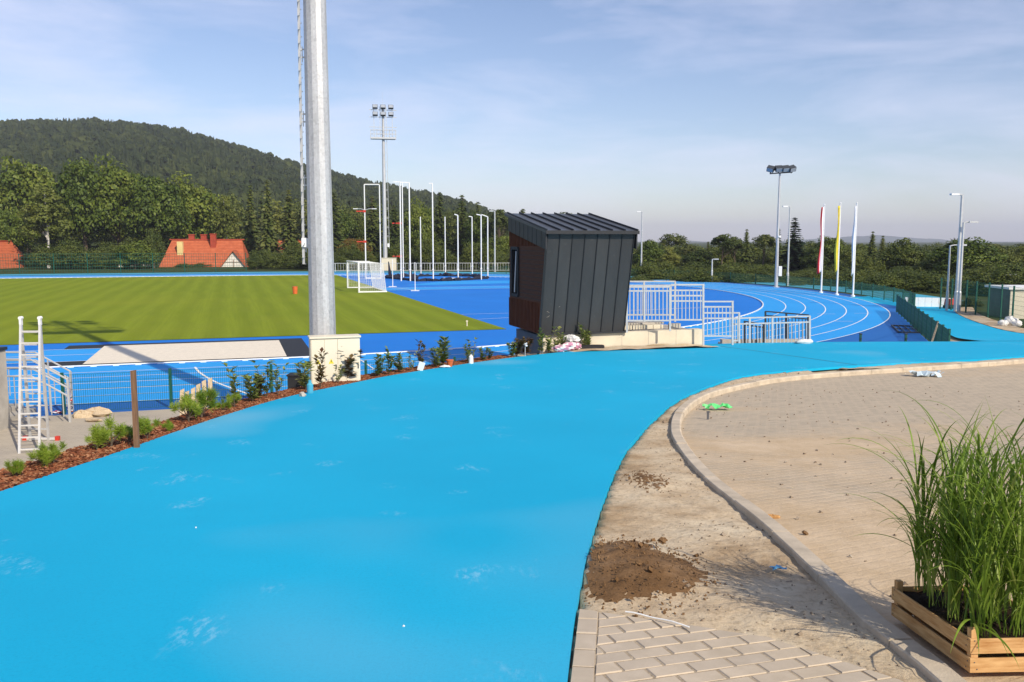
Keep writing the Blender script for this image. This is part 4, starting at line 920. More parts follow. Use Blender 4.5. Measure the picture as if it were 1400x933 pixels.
for i, (x, h, tl) in enumerate(((-.20, .98, .02), (-.08, .93, .0), (.02, 1.0, .03), (.14, 1.08, .02), (.30, 1.16, -.02), (.41, 1.2, .0))):
    g = MB(); g.hexa([(x-.05, 0, 0), (x+.05, 0, 0), (x+.05, .025, 0), (x-.05, .025, 0)], [(x-.045+tl, .30, h), (x+.045+tl, .30, h+.04), (x+.045+tl, .325, h+.04), (x-.045+tl, .325, h)]); g.build('board', M['board'], root)
g = MB(); g.bar((-.25, .13, .35), (.46, .13, .38), .08, .03); g.bar((-.25, .25, .75), (.46, .25, .78), .08, .03); g.build('batten', M['board'], root)
g = MB(); g.hexa([(-.35, .12, .0), (.15, -.02, 0), (.18, .1, 0), (-.33, .25, 0)], [(-.35, .12, .05), (.15, -.02, .22), (.18, .1, .22), (-.33, .25, .05)]); o = g.build('plank', M['sack']); o.location = F(255, 606); tag(o, 'pale board end lying on the pavement beside the upright pallet', 'plank')
# A-frame ladder
base = F(40, 620); root = thing('step_ladder', 'tall aluminium double ladder standing open on the pavement', 'ladder', base, R(2))
k_ = base.y/1200; apex = .75; hl = W(33, 437, base.y+.55).z; wb, wt = 12.5*k_, 13.3*k_
xo = -6.5*k_
fl = [Vector((-wb, -.03, 0)), Vector((-wt+xo, .55, hl))]; fr = [Vector((wb, .04, 0)), Vector((wt+xo, .55, hl))]
g = MB(); g.bar(fl[0], fl[1], .045, .03, up=(0, 1, 0)); g.bar(fr[0], fr[1], .045, .03, up=(0, 1, 0)); g.build('front_rail', M['alu'], root)
for i in range(11): t_ = .03+i*.088+.0; g = MB(); g.bar(fl[0].lerp(fl[1], t_+.0), fr[0].lerp(fr[1], t_), .03, .028); g.build('rung', M['alu'], root)
q_ = W(69, 596, base.y+1.15)-base; bl = [Vector((q_.x-2*wb-.02, 1.15, 0)), fl[1]]; br_ = [Vector((q_.x, 1.15, 0)), fr[1]]
g = MB(); g.bar(bl[0], bl[1], .05, .03, up=(0, 1, 0)); g.bar(br_[0], br_[1], .05, .03, up=(0, 1, 0)); g.build('rear_rail', M['steel'], root)
for i in range(9): t_ = .1+i*.1; g = MB(); g.bar(bl[0].lerp(bl[1], t_), br_[0].lerp(br_[1], t_), .028); g.build('rear_rung', M['steel'], root)
for p in (fl[1], fr[1]): g = MB(); g.tube([p+Vector((0, -.04, .03)), p+Vector((0, .05, .03))], .036, 10); g.box(p+Vector((0, 0, -.05)), (.045, .07, .13)); g.build('hinge', M['white'], root)
g = MB(); g.bar(Vector((q_.x-2*wb-.12, 1.18, .04)), Vector((q_.x+.16, 1.15, .04)), .05, .045); g.build('foot_bar', M['alu'], root); g = MB(); g.box((q_.x+.19, 1.15, .05), (.08, .08, .09)); g.box((q_.x-2*wb-.15, 1.18, .05), (.08, .08, .09)); g.build('foot_cap', M['red'], root)
# stairs and rails at the far left, and the wall end
c = F(88, 560)
g = MB()
for i in range(1, 6): g.box((c.x-.35-.34*i, c.y-.95, .055*i-.001), (.35, 1.2, .11*i))
tag(g.build('stairs', M['concrete']), 'concrete steps behind the aluminium ladder', 'stairs')
def stair_rail(label, y, x0, x1, xs):
    root = thing('railing', label, 'railing', (x0, y, 0), 0, 'galvanised stair rails by the ladder')
    for dz in (1.02, .82, .62):
        g = MB(); g.tube([(0, 0, dz), (-.85, 0, dz+.48), (-3.2, 0, dz+.48)], .022, 6); g.build('rail', M['steel'], root)
    for x in (0, -.55, -1.1, -1.65, -2.2): g = MB(); zt = 1.02+.48*min(1, -x/.85); g.bar((x, 0, 0), (x, 0, zt), .045 if x in (0, -1.65) else .03); g.build('post', M['steel'], root)
    for k in range(8): g = MB(); x = -.14-.28*k; zt = .62+.48*min(1, -x/.85); g.bar((x, 0, .1-.2*x), (x, 0, zt), .018); g.build('baluster', M['steel'], root)
stair_rail('galvanised stair rail next to the end of the green mesh fence', c.y-.3, F(92, 566).x, F(92, 566).x-1.7, 5)
stair_rail('nearer galvanised stair rail directly behind the ladder', c.y-1.6, F(78, 585).x, F(78, 585).x-1.7, 5)
wl = F(8, 605); root = thing('rendered_wall', 'grey rendered wall end with dark cap at the left picture edge', 'wall', (wl.x-.75, wl.y, 0)); hw = W(8, 490, wl.y).z
g = MB(); g.box((-1.5, .4, hw/2), (3.0, 2.2, hw)); g.build('wall', M['concrete'], root); g = MB(); g.box((-1.5, .4, hw+.03), (3.06, 2.26, .07)); g.build('coping', M['blackpaint'], root)
# red and white barrier tape round the rail post
g = MB(); pts = [Vector((-.25+.12*math.sin(i), -.12+.1*math.cos(i*1.7), .02+.01*(i % 3))) for i in range(14)]
for i in range(13):
    g.mi = i % 2; g.bar(pts[i], pts[i+1], .05, .012)
o = g.build('barrier_tape', [M['red'], M['white']]); o.location = (F(92, 566).x, c.y-.36, .0); tag(o, 'red and white barrier tape lying in a tangle on the ground by the stair rail', 'tape'); g = MB(); o2 = o
pts = [Vector((.03*math.cos(i*.9)*(1+.8*math.sin(i)), -.05+.05*math.sin(i*1.3), .02+.02*i)) for i in range(30)]
for i in range(29): g.mi = i % 2; g.bar(pts[i], pts[i+1], .05, .012)
o = g.build('barrier_tape', [M['red'], M['white']]); o.location = (F(92, 566).x, c.y-.36, .0); tag(o, 'red and white barrier tape tangled round the stair rail post', 'tape')
for i, (px, py, r_, l) in enumerate(((113, 571, .20, 'pale crumpled paper sack by the green fence, the left one'), (132, 569, .26, 'larger pale crumpled paper sack heaped by the green fence'), (128, 577, .16, 'flat pale paper scrap in front of the heaped sacks'))):
    g = MB(); g.blob((0, 0, r_*.3), r_, i+5, 9, .35, (1.3, .8, .5 if i < 2 else .25)); o = g.build('paper_sack', M['board']); o.location = F(px, py); tag(o, l, 'paper sack', 'paper sacks at the foot of the mesh fence')
# ------------------------------------------------------------------ vegetation prototypes
def quads_at(P, Nn, sz, asp=1.4, jit=.38):
    n = len(P); Nn = Nn+rng.normal(size=(n, 3))*jit; Nn /= np.linalg.norm(Nn, axis=1)[:, None]
    a = np.cross(Nn, rng.normal(size=(n, 3))); a /= np.linalg.norm(a, axis=1)[:, None]; b = np.cross(Nn, a)
    a = a*(sz*asp/2)[:, None]; b = b*(sz/2)[:, None]
    V = np.stack([P-a, P-b*.9+a*.1, P+a, P+b*.9+a*.1], 1).reshape(-1, 3); return V, np.arange(4*n).reshape(-1, 4)
def broad_crown(h, w, seed, nl=55, ln=80, leaf_s=.36, zc=.58, rz=.43, top=1.0, low=.0):
    r = np.random.default_rng(seed); d = r.normal(size=(nl, 3)); d /= np.linalg.norm(d, axis=1)[:, None]; d[:, 2] = np.where(d[:, 2] < -.55, -d[:, 2]*.6, d[:, 2])
    rad = r.uniform(.45, .95, nl)[:, None]; env = np.array([w/2, w/2, h*rz]); taper = 1-.25*np.clip(d[:, 2:3], 0, 1)
    c = np.array([0, 0, h*zc])+d*rad*env*.84*np.c_[taper, taper, np.ones_like(taper)]*r.uniform(.82, 1.12, (nl, 1)); lr = w*r.uniform(.075, .165, nl)
    e = r.normal(size=(nl, ln, 3)); e /= np.linalg.norm(e, axis=2)[..., None]; e[..., 2] = np.where((e[..., 2] < -.2) & (r.random((nl, ln)) < .7), -e[..., 2], e[..., 2])
    P = c[:, None, :]+e*lr[:, None, None]*np.array([1, 1, .8])*r.uniform(.72, 1.08, (nl, ln, 1))
    V, Q = quads_at(P.reshape(-1, 3), e.reshape(-1, 3), r.uniform(.6, 1.35, nl*ln)*leaf_s); return V, Q, c
def trunk_mb(h, r0, limbs, seed, frac=.75):
    r = random.Random(seed); g = MB(); g.tube([(0, 0, -.4), (0, 0, h*.1), (r.uniform(-.2, .2), r.uniform(-.2, .2), h*.35), (r.uniform(-.3, .3), r.uniform(-.3, .3), h*frac)], [r0*1.35, r0, r0*.75, r0*.2], 8)
    for c in limbs: z = max(h*.18, c[2]*.62); g.tube([(0, 0, z), tuple((np.array(c)*.55+np.array([0, 0, z*.45]))), tuple(c)], [r0*.38, r0*.24, r0*.08], 5, cap=False)
    return g
def conifer(h, w, seed, lev=30, nb=9, droop=.28, z0=.06, pw=.85):
    r = np.random.default_rng(seed); P = []; N = []; A = []; Wd = []
    for i in range(lev):
        t = (i+r.uniform(0, .6))/lev; z = h*(z0+(1-z0)*t); R_ = w/2*(1-t)**pw*r.uniform(.8, 1.12)+.12
        n = max(4, int(nb*(.55+.6*(1-t)))); a0 = r.uniform(0, 6.28)
        for k in range(n):
            a = a0+6.283*k/n+r.uniform(-.25, .25); L = R_*r.uniform(.75, 1.12); m = max(2, int(L/.55)+1)
            for j in range(m):
                s = (j+.6)/m; s_ = s*L; dz = -droop*s_*(.6+.8*s)+.05*h*0
                P.append((math.cos(a)*s_, math.sin(a)*s_, z+dz)); A.append((math.cos(a), math.sin(a), -droop-.15*s)); Wd.append(L*(1.05-.7*s)*.55+.18)
    P = np.array(P); A = np.array(A); A /= np.linalg.norm(A, axis=1)[:, None]; n = len(P); sd = np.cross(A, np.array([0, 0, 1.0])); sd /= np.linalg.norm(sd, axis=1)[:, None]
    Wd = np.array(Wd)*r.uniform(.7, 1.2, n); roll = r.normal(size=n)*.5; up = np.cross(sd, A); s2 = sd*np.cos(roll)[:, None]+up*np.sin(roll)[:, None]
    ln = np.clip(Wd*.9, .35, .8)[:, None]; V = np.stack([P-A*ln, P-s2*(Wd/2)[:, None]-np.array([0, 0, .12]), P+A*ln, P+s2*(Wd/2)[:, None]-np.array([0, 0, .12])], 1).reshape(-1, 3)
    return V, np.arange(4*n).reshape(-1, 4)
PROTO = {}
def proto(kind, var):
    k = (kind, var)
    if k in PROTO: return PROTO[k]
    sd = hash(kind) % 7*0+sum(map(ord, kind))+var*13
    if kind in ('broad', 'gold', 'bush', 'oak'):
        V, Q, c = broad_crown(10, 9, sd, 150, 85, .25, .50, .50)
        cm = np_mesh(kind+'_crown', V, Q, M[{'gold': 'leaf_gold', 'oak': 'leaf_dark', 'bush': 'leaf_dark'}.get(kind, 'leaf')], True); tm = trunk_mb(10, .24, c[rng.choice(len(c), 9, False)], sd)
    elif kind == 'birch':
        V, Q, c = broad_crown(10, 5.2, sd, 110, 60, .21, .56, .45); V[:, 2] -= .04*np.hypot(V[:, 0], V[:, 1])**1.6
        cm = np_mesh('birch_crown', V, Q, M['leaf_birch'], True); tm = trunk_mb(10, .13, c[rng.choice(len(c), 7, False)], sd, .9)
    elif kind == 'pine':
        V, Q, c = broad_crown(10, 5.5, sd, 60, 75, .23, .72, .26); V[:, 2] = V[:, 2]*.9+1.0
        cm = np_mesh('pine_crown', V, Q, M['needle'], True); tm = trunk_mb(10, .16, c[rng.choice(len(c), 9, False)], sd, .92)
    else:
        V, Q = conifer(10, {'spruce': 4.0, 'fir': 5.0, 'slim': 2.6}[kind], sd, 32, 10, .32 if kind != 'fir' else .12)
        cm = np_mesh(kind+'_crown', V, Q, M['needle_dark' if kind == 'fir' else 'needle'], True); tm = trunk_mb(10, .15, [], sd, .97)
    me = bpy.data.meshes.new(kind+'_trunk'); me.from_pydata(tm.v, [], tm.f); me.materials.append(M['birch_bark' if kind == 'birch' else 'bark_trunk']); me.update()
    PROTO[k] = (cm, me); return PROTO[k]
NAMES = dict(oak='broadleaf_tree', broad='broadleaf_tree', gold='autumn_tree', bush='bushy_tree', birch='birch_tree', pine='pine_tree', spruce='spruce_tree', fir='fir_tree', slim='spruce_tree')
NATW = dict(oak=9, broad=9, gold=9, bush=9, birch=5.2, pine=5.5, spruce=4.0, fir=5.0, slim=2.6)
def tree(px, top, d, wpx, kind, label, group, zb=-.6):
    b = W(px, 350, d); zt = W(px, top, d).z; h = zt-zb; wd = wpx*(1.16 if kind in ('broad', 'oak') else 1)/1200*d; h *= 1.04 if kind in ('broad', 'oak') else 1
    root = thing(NAMES[kind], label, 'tree', (b.x, b.y, zb), random.uniform(0, 6.28), group); root.scale = (wd/NATW[kind]*1.06, wd/NATW[kind]*1.06, h/10)
    cm, tm = proto(kind, random.randrange(3 if kind != 'broad' else 4))
    for nm, me in (('crown', cm), ('trunk', tm)): link(bpy.data.objects.new(nm, me), root)
gl_ = 'trees behind the far side of the stadium'
for a in [
 (40, 211, 172, 95, 'broad', 'tall rounded broadleaf tree at the left edge, rising above the orange house roof'),
 (66, 248, 141, 72, 'birch', 'drooping birch with white trunk left of the dark broad tree'),
 (14, 282, 150, 60, 'broad', 'mid-green tree directly above the orange house roof'),
 (118, 217, 160, 88, 'broad', 'big dark broadleaf tree right of the birch, left half of the double crown'),
 (163, 215, 163, 84, 'broad', 'big dark broadleaf tree, right half of the double crown'),
 (218, 232, 160, 82, 'broad', 'broad tree whose crown stands above the left end of the red-roofed house'),
 (258, 240, 168, 92, 'broad', 'broad tree above the chimneys of the red-roofed house'),
 (184, 329, 134, 52, 'broad', 'light green bushy tree in front of the small grey-roofed house'),
 (210, 308, 140, 34, 'bush', 'olive bush at the left gable of the red-roofed house'),
 (96, 325, 138, 46, 'bush', 'low dark bushy tree at the right foot of the birch'),
 (310, 262, 160, 40, 'birch', 'yellowish thin-leaved tree right of the broad tree above the red roof'),
 (345, 252, 158, 34, 'spruce', 'tall spruce right of the red-roofed house, first of three dark conifers'),
 (368, 246, 150, 32, 'spruce', 'tall spruce with bare brown lower trunk, middle of three dark conifers'),
 (397, 258, 156, 38, 'spruce', 'tall spruce close behind the mast ladder'),
 (350, 350, 134, 26, 'bush', 'green bush at the right end of the red-roofed house'),
 (428, 330, 140, 50, 'bush', 'dark bush behind the thick grey mast'),
 (458, 262, 165, 40, 'spruce', 'spruce just right of the thick grey mast'),
 (485, 322, 150, 54, 'gold', 'orange-brown autumn tree behind the football goal'),
 (470, 285, 172, 46, 'broad', 'dark broadleaf tree rising behind the autumn tree'),
 (510, 268, 165, 38, 'spruce', 'dark spruce left of the distant floodlight mast'),
 (540, 280, 160, 40, 'spruce', 'dark spruce right of the distant floodlight mast'),
 (572, 272, 162, 44, 'broad', 'broad tree behind the left poles of the throwing cage'),
 (602, 262, 168, 36, 'spruce', 'tall brownish spruce behind the tall single cage pole'),
 (632, 266, 165, 40, 'spruce', 'tall spruce behind the middle of the throwing cage'),
 (655, 285, 160, 40, 'broad', 'broadleaf tree behind the right poles of the throwing cage'),
 (683, 283, 158, 38, 'pine', 'pine showing just left of the dark booth roof'),
 (690, 322, 148, 44, 'broad', 'yellow-green bushy tree beside the left wall of the dark booth'),
 (715, 285, 160, 36, 'spruce', 'spruce top showing over the left half of the booth roof'),
 (770, 288, 158, 40, 'pine', 'pine top showing over the middle of the booth roof')]: tree(*a, gl_)
gr_ = 'trees beyond the right bend'
for a in [
 (888, 328, 128, 44, 'broad', 'yellowish broadleaf tree directly right of the dark booth'),
 (915, 336, 120, 36, 'birch', 'pale green tree second right of the dark booth'),
 (936, 340, 132, 20, 'slim', 'slender spruce between the booth and the first pines of the bend'),
 (955, 338, 126, 42, 'oak', 'dark round tree left of the two loose pines'),
 (968, 330, 142, 13, 'slim', 'spiky thin spruce top behind the dark round tree'),
 (988, 316, 124, 40, 'pine', 'loose pine, left one of the pair before the floodlight mast'),
 (1004, 322, 128, 34, 'pine', 'loose pine, right one of the pair before the floodlight mast'),
 (1020, 313, 130, 24, 'spruce', 'pointed spruce just left of the dark rounded pine'),
 (1045, 318, 122, 38, 'pine', 'dark rounded pine immediately left of the floodlight mast'),
 (1085, 296, 118, 46, 'fir', 'big dark fir standing highest, right behind the slim lamp post'),
 (1064, 312, 130, 16, 'slim', 'thin spruce right behind the four-lamp floodlight mast'),
 (1112, 336, 116, 36, 'oak', 'green tree between the big fir and the red and white flag'),
 (1134, 320, 120, 46, 'broad', 'sunlit broadleaf tree behind the yellow flag'),
 (1162, 338, 116, 38, 'oak', 'dark tree behind the pale flag'),
 (1192, 316, 108, 26, 'spruce', 'spiky conifer right of the three flags, taller of two'),
 (1206, 322, 110, 26, 'spruce', 'spiky conifer right of the three flags, shorter of two'),
 (1232, 326, 104, 54, 'oak', 'wide dark tree right of the spiky conifers'),
 (1190, 352, 98, 44, 'bush', 'dark bushy tree in front of the spiky conifers'),
 (1264, 336, 104, 44, 'oak', 'dark tree behind the white hoarding'),
 (1318, 322, 92, 92, 'broad', 'large sunlit broadleaf tree behind the right-hand lamp post pair'),
 (1286, 346, 100, 34, 'oak', 'small dark tree left of the large sunlit tree'),
 (1366, 338, 104, 54, 'oak', 'green tree behind the roof of the white-roofed hut'),
 (1398, 334, 108, 50, 'birch', 'loose pale tree at the right picture edge'),
 (1334, 404, 58, 34, 'bush', 'dark round bush behind the mesh fence left of the hut')]: tree(*a, gr_, -1.0)
# woods behind them, one mass
def mass(name, items, mats, kind='stuff'):
    VS, QS, MI, b = [], [], [], 0
    for (x, y, z, h, w, kd, vr) in items:
        cm = proto(kd, vr)[0]; n = len(cm.vertices); V = np.empty(n*3, np.float32); cm.vertices.foreach_get('co', V); V = V.reshape(-1, 3)
        Q = np.empty(len(cm.polygons)*4, np.int32); cm.loops.foreach_get('vertex_index', Q); Q = Q.reshape(-1, 4); s = rng.random(len(Q)) < .55; Q = Q[s]
        V = V[Q.ravel()]; a = rng.random()*6.28; sx = w/NATW[kd]
        X = V[:, 0]*np.cos(a)-V[:, 1]*np.sin(a); Y = V[:, 0]*np.sin(a)+V[:, 1]*np.cos(a)
        VS.append(np.c_[X*sx+x, Y*sx+y, V[:, 2]*h/10+z]); QS.append(np.arange(len(V)).reshape(-1, 4)+b); b += len(V); MI.append(np.full(len(Q), mats.index(MK[kd])))
    return tag(np_obj(name, np.concatenate(VS), np.concatenate(QS), [M[m] for m in mats], None, True, np.concatenate(MI)), kind=kind)
MK = dict(oak='leaf_dark', broad='leaf_dark', bush='leaf_dark', gold='leaf_gold', birch='leaf_birch', pine='needle', spruce='needle', slim='needle', fir='needle_dark')
it = []
for px in np.arange(-90, 460, 13):
    d = rng.uniform(178, 215); kd = rng.choice(['broad', 'broad', 'spruce', 'birch']); tp = rng.uniform(258, 292); p = W(px+rng.uniform(-6, 6), tp, d); it.append((p.x, p.y, -1, p.z+1, rng.uniform(7, 12) if kd != 'spruce' else 6, kd, int(rng.integers(3))))
for px in np.arange(440, 800, 9):
    d = rng.uniform(172, 205); kd = rng.choice(['spruce', 'spruce', 'broad', 'pine']); tp = rng.uniform(272, 300)+max(0, px-640)*.10; p = W(px+rng.uniform(-4, 4), tp, d); it.append((p.x, p.y, -1, p.z+1, rng.uniform(5, 9), kd, int(rng.integers(3))))
for px in np.arange(790, 1480, 6):
    d = rng.uniform(128, 165); kd = rng.choice(['spruce', 'broad', 'broad', 'pine', 'bush']); tp = rng.uniform(330, 346)-(rng.uniform(2, 14) if not 1145 < px < 1300 and rng.random() < .45 else 0); p = W(px+rng.uniform(-4, 4), tp, d); it.append((p.x, p.y, -1.5, p.z+1.5, rng.uniform(5, 9), kd, int(rng.integers(3))))
mass('woods', it, ['leaf_dark', 'needle', 'leaf_birch', 'leaf_gold', 'needle_dark'])
it = []
for px in np.arange(-70, 850, 12):
    d = rng.uniform(133, 150); p = W(px+rng.uniform(-6, 6), rng.uniform(356, 364) if 215 < px < 345 or px < 45 else rng.uniform(322, 352), d); it.append((p.x, p.y+(12 if (215 < px < 345 or px < 45) else 0), -1, p.z+1, rng.uniform(4, 6.5), 'bush', int(rng.integers(3))))
for px in np.arange(860, 1480, 6):
    d = rng.uniform(92, 116)-max(0, px-1150)*.12; p = W(px+rng.uniform(-6, 6), rng.uniform(354, 380), d); it.append((p.x, p.y, -1, p.z+1, rng.uniform(4, 6), 'bush', int(rng.integers(3))))
for px in np.arange(1090, 1330, 7):
    d = (88 if px < 1190 else 76)+rng.uniform(-4, 5); p = W(px, rng.uniform(368, 388), d); it.append((p.x, p.y, -1, p.z+1, rng.uniform(4, 6), 'bush', int(rng.integers(3))))
mass('undergrowth', it, ['leaf_dark', 'needle', 'leaf_birch', 'leaf_gold', 'needle_dark'])
# wooded hill on the left
RX = [-400, -150, 0, 140, 250, 330, 410, 500, 580, 660, 720, 780, 860]; RY = [215, 182, 170, 167, 180, 203, 226, 249, 266, 284, 303, 322, 340]
def hillp(px, t):
    d = 250+t*(560-.1*max(0, px-300)); zr_ = W(px, np.interp(px, RX, RY), 250+560-.1*max(0, px-300)).z-11; s = t*t*(3-2*t)*.55+t*.45
    q = W(px, 350, d); return (q.x, q.y, -1+(zr_+1)*min(1.0, s)) if t <= 1 else (q.x, q.y, (zr_)*(1-(t-1)*2))
pxs = np.linspace(-400, 900, 60); ts = np.r_[np.linspace(0, 1, 22), 1.1, 1.3, 1.5]
V = np.array([hillp(px, t) for t in ts for px in pxs]); I = np.arange(len(V)).reshape(len(ts), len(pxs)); Q = np.stack([I[:-1, :-1], I[:-1, 1:], I[1:, 1:], I[1:, :-1]], -1).reshape(-1, 4)
tag(np_obj('hill', V, Q, M['forest'], smooth=True), kind='structure')
def lowtree(kind, seed):
    r = np.random.default_rng(seed); g = MB(); n = 7
    if kind == 0:
        L = 6; prof = []
        for i in range(L): z = i/L; g.lathe([(.30*(1-z)**.9+.03, z*.95+.02), (.14*(1-z)+.005, min(1, z*.95+.24))], n=n)
    else:
        for k in range(6): g.blob((r.uniform(-.2, .2), r.uniform(-.2, .2), r.uniform(.38, .82)), r.uniform(.16, .25), seed*7+k, 7, .3)
    V = np.array(g.v); V[:, :2] *= 1+(r.random((len(V), 1))-.5)*.7; V[:, 2] += (r.random(len(V))-.5)*.05
    Q = np.array([f if len(f) == 4 else (f[0], f[2], f[4], f[5]) if len(f) >= 6 else f[:4] for f in g.f if len(f) >= 4]); return V, Q
LT = [lowtree(0, 1), lowtree(0, 2), lowtree(0, 3), lowtree(1, 4), lowtree(1, 5), lowtree(1, 6)]
VS, QS, b = [], [], 0
for i in range(15000):
    px = rng.uniform(-330, 770); t = rng.random()**.9*1.03
    x, y, z = hillp(px, t); hh = rng.uniform(7.5, 14)*(1 if t < .97 else .85)*min(1, max(.35, (830-px)/200)); k = rng.choice(6, p=[.25, .22, .2, .12, .11, .1]) if fbm(np.array(x*.012), np.array(y*.012)) > .42 else rng.choice(6, p=[.1, .1, .1, .25, .25, .2])
    k = k if t < .93 else int(rng.integers(3)); V, Q = LT[k]; a = rng.random()*6.28; wv = hh*(rng.uniform(.40, .66)*(1 if t < .93 else .8) if k < 3 else rng.uniform(.6, .95)); c_, s_ = math.cos(a), math.sin(a)
    VS.append(np.c_[(V[:, 0]*c_-V[:, 1]*s_)*wv+x, (V[:, 0]*s_+V[:, 1]*c_)*wv+y, V[:, 2]*hh+z]); QS.append(Q+b); b += len(V)
tag(np_obj('hill_forest', np.concatenate(VS), np.concatenate(QS), M['forest']), kind='stuff')
# far blue hills on the right
HX = [600, 800, 880, 940, 985, 1050, 1120, 1200, 1260, 1330, 1400, 1600]; HY = [338, 336, 334, 329, 333, 331, 326, 322, 326, 331, 334, 337]
V = []; nx = 120
for px in np.linspace(600, 1600, nx):
    top = np.interp(px, HX, HY)+1.2*(fbm(np.array(px*.05), np.array(3.3))-.5)*2
    for d, yy in ((3600, 341), (4200, 338-(338-top)*.6), (4800, top), (5300, 341)):
        q = W(px, yy, d); V.append((q.x, q.y, max(q.z, -2)))
I = np.arange(nx*4).reshape(nx, 4); Q = np.stack([I[:-1, :-1], I[1:, :-1], I[1:, 1:], I[:-1, 1:]], -1).reshape(-1, 4); tag(np_obj('far_hills', V, Q, M['hill_far'], smooth=True), kind='structure')
# ------------------------------------------------------------------ houses
def gable_house(name, label, x, y, rz, L, D, eave, ridge, mats, hip=0.0, chim=(), dormer=False, zb=-1.5, ov=.5, gw=True):
    root = thing(name, label, 'house', (x, y, zb), rz); e = eave-zb; r_ = ridge-zb; hl, hd = L/2, D/2
    g = MB(); g.hexa([(-hl, -hd, 0), (hl, -hd, 0), (hl, hd, 0), (-hl, hd, 0)], [(-hl, -hd, e), (hl, -hd, e), (hl, hd, e), (-hl, hd, e)])
    kx = hl-hip*hd
    if hip == 0:
        for s in (-1, 1): g.quad((s*hl, -hd, e), (s*hl, hd, e), (s*hl, 0, r_-.1))
    g.build('wall', M[mats[0]], root)
    g = MB(); a = (hl+ov, hd+ov); ez = e-.35
    for s in (-1, 1):
        p = [(-a[0], s*a[1], ez), (a[0], s*a[1], ez), (kx+(ov if hip == 0 else 0), 0, r_), (-kx-(ov if hip == 0 else 0), 0, r_)]; g.hexa([(q[0], q[1], q[2]-.2) for q in p], p)
        if hip:
            p = [(s*a[0], -a[1], ez), (s*a[0], a[1], ez), (s*kx, 0, r_)]; g.quad(*p)
    rf = g.build('roof', M[mats[1]], root); g = MB(); g.bar((-kx-ov*.8, 0, r_+.03), (kx+ov*.8, 0, r_+.03), .35, .18); g.build('ridge', M['tile_dark'], rf)
    for k in range(1, 9):
        pass
    for cx, cy, hh in chim: g = MB(); g.box((cx, cy, r_+hh/2-.8), (.9, .8, hh+1.2)); g.box((cx, cy, r_+hh-.15), (1.05, .95, .15)); g.build('chimney', M['tile_dark'], rf)
    return root, e, r_, hl, hd, rf
p = W(284, 345, 152); e_ = W(284, 361, 152).z; rg = W(284, 328, 152).z
root, e, r_, hl, hd, rf = gable_house('red_roofed_house', 'house with big half-hipped red tiled roof and three chimneys on the far side', p.x, p.y, R(8), 13.2, 9, e_-.4, rg, ('plaster', 'tile'), .18, ((-2.6, .3, 1.0), (-.6, .3, 1.0), (1.2, -1.0, 1.1)))
g = MB(); g.hexa([(3.4, -hd-1.0, e-1.6), (6.9, -hd-1.0, e-1.6), (6.9, -1, e-1.6), (3.4, -1, e-1.6)], [(3.4, -hd-1.0, e-.2), (6.9, -hd-1.0, e-.2), (6.9, -1, e-.2), (3.4, -1, e-.2)]); g.quad((3.0, -hd-1.0, e-.2), (7.3, -hd-1.0, e-.2), (5.15, -hd-1.0, e+2.5)); gb = g.build('gable', M['plaster'], root)
g = MB()
for s in (-1, 1):
    p_ = [(5.15+s*2.6, -hd-1.4, e-.6), (5.15+s*2.6, -1, e-.6), (5.15, -1, e+2.8), (5.15, -hd-1.4, e+2.8)]; g.hexa([(q[0], q[1], q[2]-.18) for q in p_], p_)
g.build('gable_roof', M['tile'], root)
g = MB()
for zz in (e-.1, e+.8): g.box((5.15, -hd-1.03, zz), (2.6, .05, .1))
g.box((5.15, -hd-1.03, e+.4), (.1, .05, 1.6)); g.build('timber_frame', M['stake'], gb)
g = MB(); g.box((5.15, -hd-1.03, e-.75), (1.2, .04, .8)); wn = g.build('window', M['glass'], root); g = MB(); g.box((5.15, -hd-1.04, e-.75), (.07, .06, .8)); g.box((5.15, -hd-1.045, e-.32), (1.35, .06, .08)); g.build('frame', M['white'], wn)
g = MB(); zz = (r_+e)/2+.6; g.box((-4.0, -hd*.5, zz-.1), (.9, .8, 2.9)); g.build('light_chimney', M['plaster_y'], rf)
p = W(0, 345, 142); rg = W(0, 330, 142).z
root, e, r_, hl, hd, rf = gable_house('orange_roofed_house', 'white gabled house with bright orange tiled roof cut by the left picture edge', p.x-1.6, p.y, R(82), 9, 8.5, -.4, rg, ('plaster', 'tile'), 0, (), zb=-2)
g = MB(); g.box((-hl-.03, -1, e-.6), (.05, 1.3, 1.2)); g.build('window', M['glass'], root)
p = W(181, 345, 150); rg = W(181, 341, 150).z; gable_house('small_grey_house', 'small grey-roofed house with orange chimney hidden among bushes', p.x, p.y, R(30), 5, 5, rg-1.6, rg, ('plaster', 'plinth_dark'), 0, ((-.8, 0, .9),))
p = W(395, 345, 165); rg = W(395, 338, 165).z; gable_house('yellow_house', 'pale yellow house half hidden behind the dark conifers', p.x, p.y, R(5), 9, 7, rg-.6, rg+1.2, ('plaster_y', 'tile'), 0, ())
p = W(462, 330, 235); rg = W(462, 312, 235).z; gable_house('hillside_house', 'pale pinkish house on the hillside right of the thick mast', p.x, p.y, R(-20), 5, 5, rg-1.5, rg+.3, ('plaster', 'tile'), 0, ())
